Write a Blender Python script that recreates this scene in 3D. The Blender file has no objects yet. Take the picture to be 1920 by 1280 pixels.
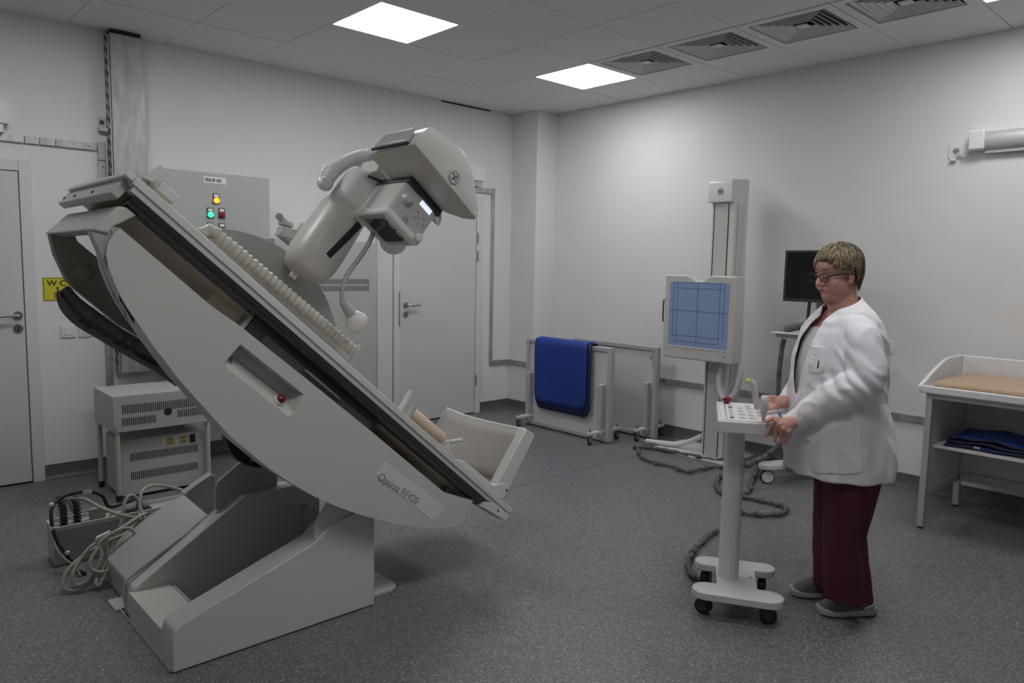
import bpy, bmesh, math, random
import numpy as np
from mathutils import Vector, Matrix, noise
random.seed(4)
S = bpy.context.scene
COL = S.collection

# ---------------------------------------------------------------- camera
F_PX, CX, CY = 1385.503, 960.0, 640.0
YAW, PITCH, ROLL, CAM_H = 0.82440, -0.10270, 0.01923, 1.498
_fw = np.array([math.cos(PITCH)*math.cos(YAW), math.cos(PITCH)*math.sin(YAW), math.sin(PITCH)])
_r = np.array([math.sin(YAW), -math.cos(YAW), 0.0]); _u = np.cross(_r, _fw)
_r2 = _r*math.cos(ROLL)+_u*math.sin(ROLL); _u2 = -_r*math.sin(ROLL)+_u*math.cos(ROLL)
cam_d = bpy.data.cameras.new('camera'); cam = bpy.data.objects.new('camera', cam_d); COL.objects.link(cam)
cam_d.sensor_width = 36.0; cam_d.lens = F_PX/1920*36.0; cam_d.clip_start = 0.05
mw = Matrix.Identity(4)
for i in range(3):
    mw[i][0] = _r2[i]; mw[i][1] = _u2[i]; mw[i][2] = -_fw[i]
mw[2][3] = CAM_H
cam.matrix_world = mw
S.camera = cam
# ---------------------------------------------------------------- world, exposure
W = bpy.data.worlds.new('world'); S.world = W; W.use_nodes = True
W.node_tree.nodes['Background'].inputs[0].default_value = (0.5, 0.52, 0.55, 1)
W.node_tree.nodes['Background'].inputs[1].default_value = 0.05
S.view_settings.view_transform = 'Standard'; S.view_settings.look = 'None'
S.view_settings.gamma = 1.0; S.view_settings.use_curve_mapping = False
S.view_settings.exposure = 0.0
LAMP = 16.0          # radiance of the ceiling panels
S.cycles.max_bounces = 8; S.cycles.diffuse_bounces = 5; S.cycles.sample_clamp_indirect = 4.0

# where a photographed point lies on a real plane of the room (used to measure the place)
_M = np.array([_r2, -_u2, _fw]); _O = np.array([0, 0, CAM_H])
def _ray(a, b): return _M.T @ np.array([(a-CX)/F_PX, (b-CY)/F_PX, 1.0])
def onz(a, b, z=0.0): d = _ray(a, b); return _O+d*((z-CAM_H)/d[2])
def ony(a, b, y): d = _ray(a, b); return _O+d*(y/d[1])
def onx(a, b, x): d = _ray(a, b); return _O+d*(x/d[0])
def onpl(a, b, p, n):
    d = _ray(a, b); n = np.array(n, float); return _O+d*(((np.array(p)-_O)@n)/(d@n))
def unit(v): v = np.array(v, float); return v/np.linalg.norm(v)

# ---------------------------------------------------------------- materials
MATS = {}
def mat(name, rgb, rough=0.5, metal=0.0, var=0.04, scale=3.0, bump=0.0, bscale=200.0, emit=None, coat=0.0, stretch=None, **kw):
    if name in MATS: return MATS[name]
    m = bpy.data.materials.new(name); m.use_nodes = True; nt = m.node_tree; N = nt.nodes; L = nt.links
    b = N['Principled BSDF']
    b.inputs['Roughness'].default_value = rough; b.inputs['Metallic'].default_value = metal
    if coat: b.inputs['Coat Weight'].default_value = coat; b.inputs['Coat Roughness'].default_value = 0.15
    tc = N.new('ShaderNodeTexCoord'); mp = N.new('ShaderNodeMapping'); L.new(tc.outputs['Object'], mp.inputs[0])
    if stretch: mp.inputs['Scale'].default_value = stretch
    nz = N.new('ShaderNodeTexNoise'); nz.inputs['Scale'].default_value = scale; nz.inputs['Detail'].default_value = 5
    L.new(mp.outputs[0], nz.inputs['Vector'])
    cr = N.new('ShaderNodeValToRGB'); L.new(nz.outputs['Fac'], cr.inputs[0])
    cr.color_ramp.elements[0].position = 0.3; cr.color_ramp.elements[1].position = 0.7
    cr.color_ramp.elements[0].color = tuple(c*(1-var) for c in rgb)+(1,)
    cr.color_ramp.elements[1].color = tuple(min(1, c*(1+var)) for c in rgb)+(1,)
    L.new(cr.outputs[0], b.inputs['Base Color'])
    if bump:
        n2 = N.new('ShaderNodeTexNoise'); n2.inputs['Scale'].default_value = bscale; n2.inputs['Detail'].default_value = 3
        L.new(mp.outputs[0], n2.inputs['Vector'])
        bp = N.new('ShaderNodeBump'); bp.inputs['Strength'].default_value = bump; bp.inputs['Distance'].default_value = 0.002
        L.new(n2.outputs['Fac'], bp.inputs['Height']); L.new(bp.outputs[0], b.inputs['Normal'])
    if emit:
        b.inputs['Emission Color'].default_value = tuple(emit[:3])+(1,); b.inputs['Emission Strength'].default_value = emit[3]
    MATS[name] = m; return m
M_WALL = mat('wall_paint', (.73, .73, .73), .75, var=.015, bump=.12, bscale=90)
M_CEIL = mat('ceiling_tile_paint', (.76, .75, .74), .8, var=.02, bump=.1, bscale=300)
M_GAP = mat('ceiling_void', (.16, .15, .15), .9)
M_DOOR = mat('door_paint', (.58, .60, .62), .45, var=.015)
M_FRAME = mat('frame_paint', (.66, .65, .665), .4, var=.01)
M_DARK = mat('dark_gap', (.02, .02, .02), .8)
M_MACH = mat('enamel_grey_white', (.545, .54, .515), .38, var=.015, bump=.05, bscale=500)
M_MACH2 = mat('enamel_grey', (.40, .405, .40), .36, var=.015)
M_CAP = mat('enamel_light', (.63, .63, .61), .35, var=.015)
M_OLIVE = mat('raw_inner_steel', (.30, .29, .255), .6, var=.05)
M_BEIGE = mat('beige_laminate', (.48, .41, .33), .35, var=.05)
M_ROLL = mat('beige_vinyl', (.72, .57, .43), .45, var=.03)
M_GLOSS = mat('dark_glossy_plastic', (.045, .045, .043), .12, var=.1, coat=.6)
M_CHAR = mat('charcoal_plastic', (.035, .036, .038), .4)
M_BLACK = mat('black_rubber', (.012, .012, .013), .5)
M_FABR = mat('dark_grey_fabric', (.24, .24, .245), .75, var=.1, bump=.4, bscale=600)
M_HOSE = mat('white_hose', (.66, .66, .70), .3, var=.02)
M_TUBEB = mat('ivory_hose', (.55, .55, .50), .4, var=.02)
M_STEEL = mat('galvanised_steel', (.47, .475, .485), .38, metal=.75, var=.18, scale=9, stretch=(3, 3, .6))
M_CHROME = mat('brushed_metal', (.45, .45, .45), .25, metal=1)
M_CAB = mat('cabinet_grey', (.40, .41, .42), .45, var=.01)
M_CAB2 = mat('cabinet_ivory', (.43, .435, .42), .45, var=.01)
M_WHITE = mat('white_plastic', (.74, .73, .74), .35, var=.01)
M_LABEL = mat('label_white', (.72, .72, .72), .5, var=.01)
M_INK = mat('ink_black', (.015, .015, .015), .5)
M_YEL = mat('sign_yellow', (.62, .56, .03), .45, var=.02)
M_RED = mat('red_plastic', (.17, .006, .008), .3)
M_BLUE = mat('apron_blue', (.008, .042, .27), .55, var=.12, scale=6, bump=.2, bscale=60)
M_BLUE2 = mat('apron_navy', (.006, .012, .07), .6, var=.12, bump=.2, bscale=60)
M_PLATE = mat('detector_blue', (.25, .35, .58), .45, var=.03)
M_TAN = mat('tan_vinyl', (.47, .34, .22), .5, var=.04)
M_SLEEVE = mat('grey_cable_sleeve', (.10, .10, .108), .8, var=.5, scale=25, bump=.6, bscale=90)
M_BCORD = mat('beige_cord', (.36, .345, .30), .5)
M_ALU = mat('aluminium_profile', (.50, .51, .52), .45, metal=.3, var=.03)
M_PANEL = mat('screen_white_panel', (.62, .62, .625), .4, var=.01)
M_SCREEN = mat('monitor_glass', (.006, .0065, .008), .12)
M_LCD = mat('lcd_backlight', (.6, .7, .9), .3, emit=(.72, .80, 1.0, .95))
M_FOOTB = mat('footboard_grey', (.33, .315, .30), .5, var=.02)

def floor_mat():
    m = bpy.data.materials.new('speckled_vinyl'); m.use_nodes = True; nt = m.node_tree; N = nt.nodes; L = nt.links
    b = N['Principled BSDF']; b.inputs['Roughness'].default_value = .42
    tc = N.new('ShaderNodeTexCoord')
    def noise_(sc, det=2):
        n = N.new('ShaderNodeTexNoise'); n.inputs['Scale'].default_value = sc; n.inputs['Detail'].default_value = det
        L.new(tc.outputs['Object'], n.inputs['Vector']); return n
    def ramp(src, p0, p1, c0, c1):
        r = N.new('ShaderNodeValToRGB'); r.color_ramp.elements[0].position = p0; r.color_ramp.elements[1].position = p1
        r.color_ramp.elements[0].color = c0; r.color_ramp.elements[1].color = c1; L.new(src, r.inputs[0]); return r
    def mix(fac, a, c):
        x = N.new('ShaderNodeMixRGB'); L.new(fac, x.inputs[0]); L.new(a, x.inputs[1])
        x.inputs[2].default_value = c; return x
    base = ramp(noise_(90, 4).outputs['Fac'], .35, .65, (.11, .113, .119, 1), (.195, .198, .205, 1))
    v1 = N.new('ShaderNodeTexVoronoi'); v1.inputs['Scale'].default_value = 62; L.new(tc.outputs['Object'], v1.inputs['Vector'])
    w = ramp(v1.outputs['Distance'], .15, .22, (1, 1, 1, 1), (0, 0, 0, 1))
    m1 = mix(w.outputs[0], base.outputs[0], (.42, .42, .43, 1))
    v2 = N.new('ShaderNodeTexVoronoi'); v2.inputs['Scale'].default_value = 84; L.new(tc.outputs['Object'], v2.inputs['Vector'])
    k = ramp(v2.outputs['Distance'], .18, .25, (1, 1, 1, 1), (0, 0, 0, 1))
    m2 = mix(k.outputs[0], m1.outputs[0], (.03, .03, .032, 1))
    L.new(m2.outputs[0], b.inputs['Base Color'])
    bp = N.new('ShaderNodeBump'); bp.inputs['Strength'].default_value = .15; bp.inputs['Distance'].default_value = .001
    L.new(noise_(160).outputs['Fac'], bp.inputs['Height']); L.new(bp.outputs[0], b.inputs['Normal'])
    return m
M_FLOOR = floor_mat()
M_BASEB = mat('vinyl_skirting', (.095, .098, .103), .5, var=.35, scale=60)

# ---------------------------------------------------------------- mesh helpers
def wloc(o):
    v = Vector((0, 0, 0))
    while o is not None: v = v+o.location; o = o.parent
    return v
def tag(o, label=None, cat=None, group=None, kind=None):
    if label: o['label'] = label
    if cat: o['category'] = cat
    if group: o['group'] = group
    if kind: o['kind'] = kind
    return o
def thing(name, label, cat, loc, rz=0.0, group=None):
    o = bpy.data.objects.new(name, None); COL.objects.link(o); o.empty_display_size = .1
    o.location = Vector([float(c) for c in loc]); o.rotation_euler = (0, 0, rz); return tag(o, label, cat, group)
def set_sharp(me, ang):
    bm = bmesh.new(); bm.from_mesh(me); c = math.cos(ang)
    for f in bm.faces: f.smooth = True
    for e in bm.edges:
        e.smooth = not (len(e.link_faces) == 2 and e.link_faces[0].normal.dot(e.link_faces[1].normal) < c)
    bm.to_mesh(me); bm.free()
class MB:
    def __init__(s): s.v = []; s.f = []
    def add(s, vs, fs):
        k = len(s.v); s.v += [tuple(float(c) for c in p) for p in vs]; s.f += [tuple(i+k for i in f) for f in fs]; return s
    def box(s, x0, x1, y0, y1, z0, z1):
        return s.add([(x, y, z) for z in (z0, z1) for y in (y0, y1) for x in (x0, x1)],
                     [(0, 2, 3, 1), (4, 5, 7, 6), (0, 1, 5, 4), (2, 6, 7, 3), (0, 4, 6, 2), (1, 3, 7, 5)])
    def obox(s, c, a, b, d):
        c, a, b, d = [np.array(q, float) for q in (c, a, b, d)]
        if np.dot(np.cross(a, b), d) < 0: a = -a
        vs = [c+i*a+j*b+k*d for k in (-1, 1) for j in (-1, 1) for i in (-1, 1)]
        return s.add(vs, [(0, 2, 3, 1), (4, 5, 7, 6), (0, 1, 5, 4), (2, 6, 7, 3), (0, 4, 6, 2), (1, 3, 7, 5)])
    def prism(s, pts, ext):
        n = len(pts); a = [np.array(p, float) for p in pts]; e = np.array(ext, float)
        fs = [tuple(range(n)), tuple(range(2*n-1, n-1, -1))]+[(i, i+n, (i+1) % n+n, (i+1) % n) for i in range(n)]
        return s.add(a+[p+e for p in a], fs)
    def loft(s, rings, cap=True):
        n = len(rings[0]); vs = [p for r in rings for p in r]; fs = []
        for k in range(len(rings)-1):
            for i in range(n):
                j = (i+1) % n; fs.append((k*n+i, k*n+j, (k+1)*n+j, (k+1)*n+i))
        if cap: fs += [tuple(range(n-1, -1, -1)), tuple(range((len(rings)-1)*n, len(rings)*n))]
        return s.add(vs, fs)
    def tube(s, pts, r, n=10, cap=True):
        P = [np.array(p, float) for p in pts]; R = r if hasattr(r, '__len__') else [r]*len(P); rings = []
        up = None
        for i, p in enumerate(P):
            d = unit(P[min(i+1, len(P)-1)]-P[max(i-1, 0)])
            if up is None: up = np.array([0, 0, 1.]) if abs(d[2]) < .9 else np.array([1., 0, 0])
            a = up-d*(up@d); a = unit(a); up = a; b = np.cross(d, a)
            rings.append([p+R[i]*(math.cos(2*math.pi*k/n)*a+math.sin(2*math.pi*k/n)*b) for k in range(n)])
        return s.loft(rings, cap)
    def cyl(s, p, q, r, n=20): return s.tube([p, q], r, n)
    def ell(s, c, rx, ry, rz, nu=16, nv=10, R=None):
        c = np.array(c, float); vs = []; fs = []
        for j in range(1, nv):
            t = math.pi*j/nv
            for i in range(nu):
                p = 2*math.pi*i/nu; q = np.array([rx*math.sin(t)*math.cos(p), ry*math.sin(t)*math.sin(p), rz*math.cos(t)])
                vs.append(c+(R@q if R is not None else q))
        top = np.array([0, 0, rz]); vs += [c+(R@top if R is not None else top), c-(R@top if R is not None else top)]
        for j in range(nv-2):
            for i in range(nu):
                k = (i+1) % nu; fs.append((j*nu+i, (j+1)*nu+i, (j+1)*nu+k, j*nu+k))
        a = len(vs)-2; b = len(vs)-1
        for i in range(nu):
            k = (i+1) % nu; fs.append((a, i, k)); fs.append((b, (nv-2)*nu+k, (nv-2)*nu+i))
        return s.add(vs, fs)
    def py(s, px, y0, y1): return s.prism([ony(a, b, y0) for a, b in px], (0, y1-y0, 0))
    def mesh(s, name, off=(0, 0, 0), fix=True):
        me = bpy.data.meshes.new(name); o = Vector([float(c) for c in off])
        me.from_pydata([Vector(p)-o for p in s.v], [], s.f); me.update()
        if fix:
            bm = bmesh.new(); bm.from_mesh(me); bmesh.ops.recalc_face_normals(bm, faces=bm.faces); bm.to_mesh(me); bm.free()
        return me
    def build(s, name, m, parent=None, bevel=0.0, seg=2, ang=35, label=None, local=False, sub=0, solid=0.0):
        if parent is None:
            a = np.array(s.v); off = Vector(((a[:, 0].min()+a[:, 0].max())/2, (a[:, 1].min()+a[:, 1].max())/2, a[:, 2].min()))
            off = Vector([float(c) for c in off])
        else: off = Vector((0, 0, 0)) if local else wloc(parent)
        me = s.mesh(name, off); set_sharp(me, math.radians(ang)); me.materials.append(m)
        o = bpy.data.objects.new(name, me); COL.objects.link(o)
        if parent is None: o.location = off
        else: o.parent = parent
        if solid: x = o.modifiers.new('s', 'SOLIDIFY'); x.thickness = solid; x.offset = 0
        if bevel: x = o.modifiers.new('b', 'BEVEL'); x.width = bevel; x.segments = seg; x.limit_method = 'ANGLE'; x.angle_limit = math.radians(30); x.harden_normals = False
        if sub: x = o.modifiers.new('sub', 'SUBSURF'); x.levels = sub; x.render_levels = sub
        if label: o['label'] = label
        return o
def struct(name, mb, m, **kw):
    o = mb.build(name, m, **kw); o['kind'] = 'structure'; return o
def copy_tree(o, parent=None):
    c = o.copy(); COL.objects.link(c)
    if parent is not None: c.parent = parent
    for ch in list(o.children): copy_tree(ch, c)
    return c
def circ(c, a, b, r, n=24): return [np.array(c)+r*(math.cos(2*math.pi*k/n)*np.array(a)+math.sin(2*math.pi*k/n)*np.array(b)) for k in range(n)]
def smooth_path(pts, k=6):
    P = [np.array(p, float) for p in pts]; P = [2*P[0]-P[1]]+P+[2*P[-1]-P[-2]]; out = []
    for i in range(1, len(P)-2):
        for j in range(k):
            t = j/k; a, b, c, d = P[i-1], P[i], P[i+1], P[i+2]
            out.append(.5*((2*b)+(-a+c)*t+(2*a-5*b+4*c-d)*t*t+(-a+3*b-3*c+d)*t**3))
    out.append(P[-2]); return out
def corrugated(mb, path, r, pitch, amp, n=12, k=10):
    P = smooth_path(path, k); L = [0]
    for i in range(1, len(P)): L.append(L[-1]+np.linalg.norm(P[i]-P[i-1]))
    tot = L[-1]; m = int(tot/pitch*4); Q = []; R = []
    for i in range(m+1):
        d = tot*i/m; j = max(1, min(len(P)-1, int(np.searchsorted(L, d)))); t = (d-L[j-1])/max(1e-9, L[j]-L[j-1])
        Q.append(P[j-1]*(1-t)+P[j]*t); R.append(r+amp*math.cos(2*math.pi*d/pitch))
    return mb.tube(Q, R, n)
def text(name, body, size, origin, xdir, ydir, m, parent, depth=.0008, bold=False, sx=1.0, spacing=1.0):
    cu = bpy.data.curves.new(name, 'FONT'); cu.body = body; cu.size = size; cu.extrude = depth; cu.space_character = spacing
    if bold: cu.offset = size*.02
    t = bpy.data.objects.new(name, cu); COL.objects.link(t); dg = bpy.context.evaluated_depsgraph_get()
    me = bpy.data.meshes.new_from_object(t.evaluated_get(dg)); bpy.data.objects.remove(t)
    x = Vector([float(c) for c in unit(xdir)]); y = Vector([float(c) for c in unit(ydir)]); z = x.cross(y); o0 = Vector([float(c) for c in origin])-wloc(parent)
    for v in me.vertices: c = v.co.copy(); v.co = o0+x*(c.x*sx)+y*c.y+z*c.z
    me.materials.clear(); me.materials.append(m)
    o = bpy.data.objects.new(name, me); COL.objects.link(o); o.parent = parent; return o

# ================================================================= THE ROOM
ZC, YL, XR, XP, YP = 3.017, 5.686, 5.483, 5.209, 5.317
X0, Y0 = -1.6, -2.0
struct('floor', MB().box(X0-.1, XR+.1, Y0-.1, YL+.1, -.05, 0), M_FLOOR)
struct('wall_left', MB().box(X0-.1, XR+.1, YL, YL+.1, 0, ZC+.1), M_WALL)
struct('wall_right', MB().box(XR, XR+.1, Y0-.1, YL, 0, ZC+.1), M_WALL)
struct('wall_back', MB().box(X0-.1, X0, Y0-.1, YL, 0, ZC+.1), M_WALL)
struct('wall_front', MB().box(X0, XR, Y0-.1, Y0, 0, ZC+.1), M_WALL)
struct('wall_pillar', MB().box(XP, XR, YP, YL, 0, ZC+.05), M_WALL, bevel=.004)
# suspended ceiling: every tile is a part of the ceiling, the joints are real gaps
ceil = struct('ceiling', MB().box(X0, XR, Y0, YL, ZC+.12, ZC+.16), M_GAP)
GX, GY, DX, DY = 2.45, 1.41, .607, .605
xs = [X0]+[GX+DX*k for k in range(-6, 6) if X0+.03 < GX+DX*k < XR-.03]+[XR]
ys = [Y0]+[GY+DY*k for k in range(-5, 8) if Y0+.03 < GY+DY*k < YL-.03]+[YL]
def cell(x, y): return int(round((x-GX)/DX)), int(round((y-GY)/DY))
lamps = {(0, 4), (3, 4), (3, -1), (0, -1), (-3, 4), (-3, -1)}
vents = {(3, 3), (3, 2), (3, 1), (3, 0)}
tile_mesh = {}
for i in range(len(xs)-1):
    for j in range(len(ys)-1):
        a, b, c, d = xs[i], xs[i+1], ys[j], ys[j+1]; k = cell(a, c)
        if (k in lamps or k in vents) and b-a > .5 and d-c > .5: continue
        key = (round(b-a, 3), round(d-c, 3))
        if key not in tile_mesh:
            g = .0022; me = MB().box(g, b-a-g, g, d-c-g, 0, .018).mesh('ceiling_tile'); me.materials.append(M_CEIL); tile_mesh[key] = me
        o = bpy.data.objects.new('ceiling_tile', tile_mesh[key]); COL.objects.link(o); o.parent = ceil
        o.location = Vector((a, c, ZC+random.uniform(-.0012, .0012)))-ceil.location
M_LAMP = mat('lamp_diffuser', (.9, .9, .9), .5, emit=(1, .99, .985, LAMP))
def ceiling_light(k, label):
    x, y = GX+DX*k[0], GY+DY*k[1]
    t = thing('ceiling_light', label, 'ceiling light', (x+DX/2, y+DY/2, ZC), group='square ceiling light panels')
    f = MB(); w = .018
    f.box(x+.004, x+DX-.004, y+.004, y+w, ZC-.004, ZC+.018); f.box(x+.004, x+DX-.004, y+DY-w, y+DY-.004, ZC-.004, ZC+.018)
    f.box(x+.004, x+w, y+w, y+DY-w, ZC-.004, ZC+.018); f.box(x+DX-w, x+DX-.004, y+w, y+DY-w, ZC-.004, ZC+.018)
    f.build('frame', M_WHITE, t, label='white metal frame')
    MB().box(x+w, x+DX-w, y+w, y+DY-w, ZC+.001, ZC+.016).build('diffuser', M_LAMP, t, label='glowing white diffuser')
ceiling_light((0, 4), 'glowing square ceiling panel above the tilted machine, largest in view')
ceiling_light((3, 4), 'glowing square ceiling panel nearest the far room corner, beside the air vents')
ceiling_light((3, -1), 'glowing square ceiling panel cut by the top edge, beyond the air vents')
ceiling_light((0, -1), 'added unseen square ceiling panel behind the camera position')  # unseen panel added as front light on the machine
ceiling_light((-3, 4), 'added square ceiling panel above the left door, out of view')  # extra panel outside the view, added to brighten the machine
ceiling_light((-3, -1), 'added square ceiling panel in the rear corner, out of view')  # added unseen fill panel, keeps the machine side from going dark
def ceiling_vent(k, label):
    x, y = GX+DX*k[0], GY+DY*k[1]; t = thing('ceiling_vent', label, 'vent', (x+DX/2, y+DY/2, ZC), group='row of ceiling air vents')
    cx, cy = x+DX/2, y+DY/2
    def ring(mb, h0, h1, z0, z1, th=.012):   # sloped square ring, inner half size h0 at z0, outer h1 at z1
        r = lambda h, z: [(cx-h, cy-h, z), (cx+h, cy-h, z), (cx+h, cy+h, z), (cx-h, cy+h, z)]
        mb.loft([r(h0, z0), r(h1, z1), r(h1+.003, z1), r(h0+.003+.002, z0)], cap=False)
        n = len(mb.v)-16
        mb.f += [(n+12+i, n+12+(i+1) % 4, n+(i+1) % 4, n+i) for i in range(4)]
    fr = MB(); h = DX/2-.004; g = DX/2-.06
    for (a, b, c, d) in ((-h, h, -h, -g), (-h, h, g, h), (-h, -g, -g, g), (g, h, -g, g)): fr.box(cx+a, cx+b, cy+c, cy+d, ZC-.006, ZC+.012)
    fr.build('frame', M_CEIL, t)
    MB().box(cx-g, cx+g, cy-g, cy+g, ZC+.10, ZC+.104).build('duct', M_DARK, t, label='dark duct opening')
    for q, hh in enumerate((.208, .173, .138, .103, .068)):
        m = MB(); ring(m, hh, hh+.016, ZC+.020, ZC-.003); m.build('louvre', M_WHITE, t)
    MB().box(cx-.035, cx+.035, cy-.035, cy+.035, ZC+.0, ZC+.006).build('centre_plate', M_CEIL, t)
    m = MB(); hh = g; r = lambda h, z: [(cx-h, cy-h, z), (cx+h, cy-h, z), (cx+h, cy+h, z), (cx-h, cy+h, z)]
    m.loft([r(hh+.001, ZC), r(hh+.001, ZC+.1)], cap=False); m.build('duct_wall', M_CHAR, t)
for k, l in zip(((3, 3), (3, 2), (3, 1), (3, 0)), ('square louvred ceiling vent beside the far light panel, first of the row',
        'square louvred ceiling vent, second from the far light panel', 'square louvred ceiling vent, third from the far light panel',
        'square louvred ceiling vent cut by the top edge, beside the right light panel')): ceiling_vent(k, l)
# thin dark slots where wall and tiles do not meet
MB().box(4.3, 4.90, YL-.012, YL-.001, ZC-.012, ZC-.001).build('trim_1', M_DARK)['kind'] = 'structure'
# skirting (coved vinyl)
def skirt(name, a, b):
    a = np.array(a+(0,), float); b = np.array(b+(0,), float); d = unit(b-a); n = np.array([d[1], -d[0], 0])  # n towards room
    prof = [(0, .1), (.006, .1), (.007, .03), (.02, .008), (.04, .0015), (.04, 0), (0, 0)]
    rings = [[p+n*u+np.array([0, 0, z]) for u, z in prof] for p in (a, b)]
    o = MB().loft(rings).build(name, M_BASEB, ang=60); o['kind'] = 'structure'
skirt('baseboard_left', (.998, YL), (3.60, YL)); skirt('baseboard_corner', (4.805, YL), (XP, YL))
skirt('baseboard_pillar', (XP, YL), (XP, YP)); skirt('baseboard_back', (XP, YP), (XR, YP)); skirt('baseboard_right', (XR, YP), (XR, Y0))
# doors
def door(name, x0, x1, ztop, hinge_right, z0=0.0):
    fr = MB(); fw_ = .07
    fr.box(x0-fw_, x0, YL-.03, YL-.001, 0, ztop+fw_); fr.box(x1, x1+fw_, YL-.03, YL-.001, 0, ztop+fw_); fr.box(x0, x1, YL-.03, YL-.001, ztop, ztop+fw_)
    d = MB().box(x0+.004, x1-.004, YL-.022, YL-.002, .012, ztop-.004).build(name, M_DOOR, bevel=.002); d['kind'] = 'structure'
    fr.build('door_frame', M_FRAME, d, bevel=.004)
    MB().box(x0, x1, YL-.008, YL-.001, .0, ztop).build('gap', M_DARK, d)
    return d
d1 = door('door_1', .03, .927, 2.035, False)
def handle(d, x, z, sgn):
    y = YL-.022
    m = MB(); m.cyl((x, y+.001, z), (x, y-.01, z), .027, 24); m.cyl((x, y-.008, z), (x, y-.05, z), .010, 12)
    m.tube([(x, y-.045, z), (x+sgn*.02, y-.052, z), (x+sgn*.13, y-.052, z)], .0095, 12); m.build('door_handle', M_CHROME, d, label='brushed steel lever handle')
    k = MB(); k.cyl((x, y+.001, z-.085), (x, y-.009, z-.085), .027, 24); k.build('lock_rose', M_CHROME, d)
    MB().box(x-.004, x+.004, y-.0105, y-.008, z-.105, z-.07).build('keyhole', M_DARK, d)
handle(d1, .885, 1.115, -1)
d2 = door('door_2', 3.833, 4.735, 2.10, True)
handle(d2, 3.895, 1.115, 1)
for z in (1.76, 1.58, .34): MB().cyl((4.742, YL-.036, z-.05), (4.742, YL-.036, z+.05), .008, 8).build('hinge', M_CHROME, d2)
MB().box(3.815, 3.825, YL-.034, YL-.028, .92, 1.24).build('strike_plate', M_CHROME, d2)
# wide pale casing left of door 2
struct('trim_2', MB().box(3.595, 3.755, YL-.02, YL-.001, 0, 2.25), M_FRAME, bevel=.003)
# galvanised cable trunking round the door openings
def trunk(name, segs, label, holes=()):
    t = thing(name, label, 'cable trunking', (segs[0][0], YL, segs[0][2]))
    for (x0, x1, z0, z1) in segs: MB().box(x0, x1, YL-.02, YL-.001, z0, z1).build('channel', M_STEEL, t, bevel=.002)
    for (x, z) in holes: MB().cyl((x, YL-.0195, z), (x, YL-.0215, z), .005, 8).build('screw', M_CHAR, t)
trunk('cable_trunking', [(.45, .967, 2.215, 2.262), (.970, 1.05, 2.215, 2.262), (1.053, 1.14, 2.215, 2.262), (1.143, 1.385, 2.215, 2.262),
      (1.389, 1.437, 2.155, 2.275), (1.389, 1.437, 0.10, 2.15)],
      'galvanised steel cable trunking running over the left door and down beside it', [(1.335, 2.238), (1.413, 2.11), (1.413, 1.4), (1.413, .8)])
trunk('cable_trunking', [(4.60, 4.93, 2.205, 2.252), (4.933, 4.972, 2.15, 2.262), (4.936, 4.969, 0.525, 2.145), (4.936, XP-.01, .475, .52)],
      'galvanised steel cable trunking round the top and right of the far door', [(4.87, 2.228), (4.953, 2.1), (4.953, 1.3), (4.953, .8)])
def trunk_r():
    t = thing('cable_trunking', 'long galvanised steel cable trunking running low along the right wall', 'cable trunking', (XR, 3, .45))
    for a, b in ((YP-.001, 4.6), (4.595, 3.2), (3.195, 1.95), (1.945, .4), (.395, -1.9)): MB().box(XR-.02, XR-.001, b, a, .47, .518).build('channel', M_STEEL, t, bevel=.002)
    for y in (3.93, 3.89): MB().cyl((XR-.0195, y, .494), (XR-.0215, y, .494), .012, 10).build('knockout', M_CHAR, t)
trunk_r()
t = thing('cable_trunking', 'short galvanised steel trunking on the pillar behind the lead screens', 'cable trunking', (XP, 5.5, .45))
MB().box(XP-.02, XP-.001, YP+.01, YL-.02, .47, .518).build('channel', M_STEEL, t, bevel=.002)
# white cut-out boxes above the trunking
def jbox(x0, x1, z0, z1, label):
    t = thing('junction_box', label, 'junction box', ((x0+x1)/2, YL, z0))
    MB().box(x0, x1, YL-.07, YL-.001, z0, z1).build('body', M_WHITE, t, bevel=.003)
    MB().box(x0+.002, x1-.03, YL-.06, YL-.001, z0-.055, z0-.003).build('cable_entry', M_STEEL, t, bevel=.002)
jbox(.58, .885, 2.315, 2.47, 'white cable box high above the left door')
jbox(4.47, 4.79, 2.31, 2.45, 'white cable box above the far door, behind the tube head')
# tall galvanised tray
t = thing('cable_tray', 'tall galvanised steel cable tray running up the left wall to the ceiling', 'cable tray', (1.47, YL, .6))
yt = YL-.11
TX0, TX1 = 1.462, 1.666
MB().box(TX0, TX1, yt, yt+.004, .70, 2.985).build('cover_plate', M_STEEL, t, bevel=.001)
m = MB(); m.box(TX0-.012, TX0-.004, yt+.006, YL-.001, .70, 2.975); m.box(TX1+.002, TX1+.008, yt+.006, YL-.001, .70, 2.975); m.build('side_rail', M_STEEL, t)
m = MB()
for k in range(30): z = .75+k*.075; m.box(TX0-.015, TX0-.0125, yt+.02, yt+.032, z, z+.035); m.box(TX0-.015, TX0-.0125, yt+.06, yt+.072, z+.02, z+.055)
m.build('slots', M_DARK, t)['kind'] = 'stuff'
MB().box(TX0+.01, TX1-.01, yt+.006, YL-.002, 2.975, 3.012).build('cable_gap', M_DARK, t)
m = MB(); m.box(1.40, 1.448, YL-.012, YL-.001, 2.37, 2.44); m.box(1.395, 1.449, YL-.05, YL-.001, 2.345, 2.37); m.build('wall_bracket', M_STEEL, t, bevel=.001)
MB().cyl((1.42, YL-.012, 2.408), (1.42, YL-.018, 2.408), .014, 12).build('bolt', M_CHAR, t)
SGX, SGZ = .134, .032
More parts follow.
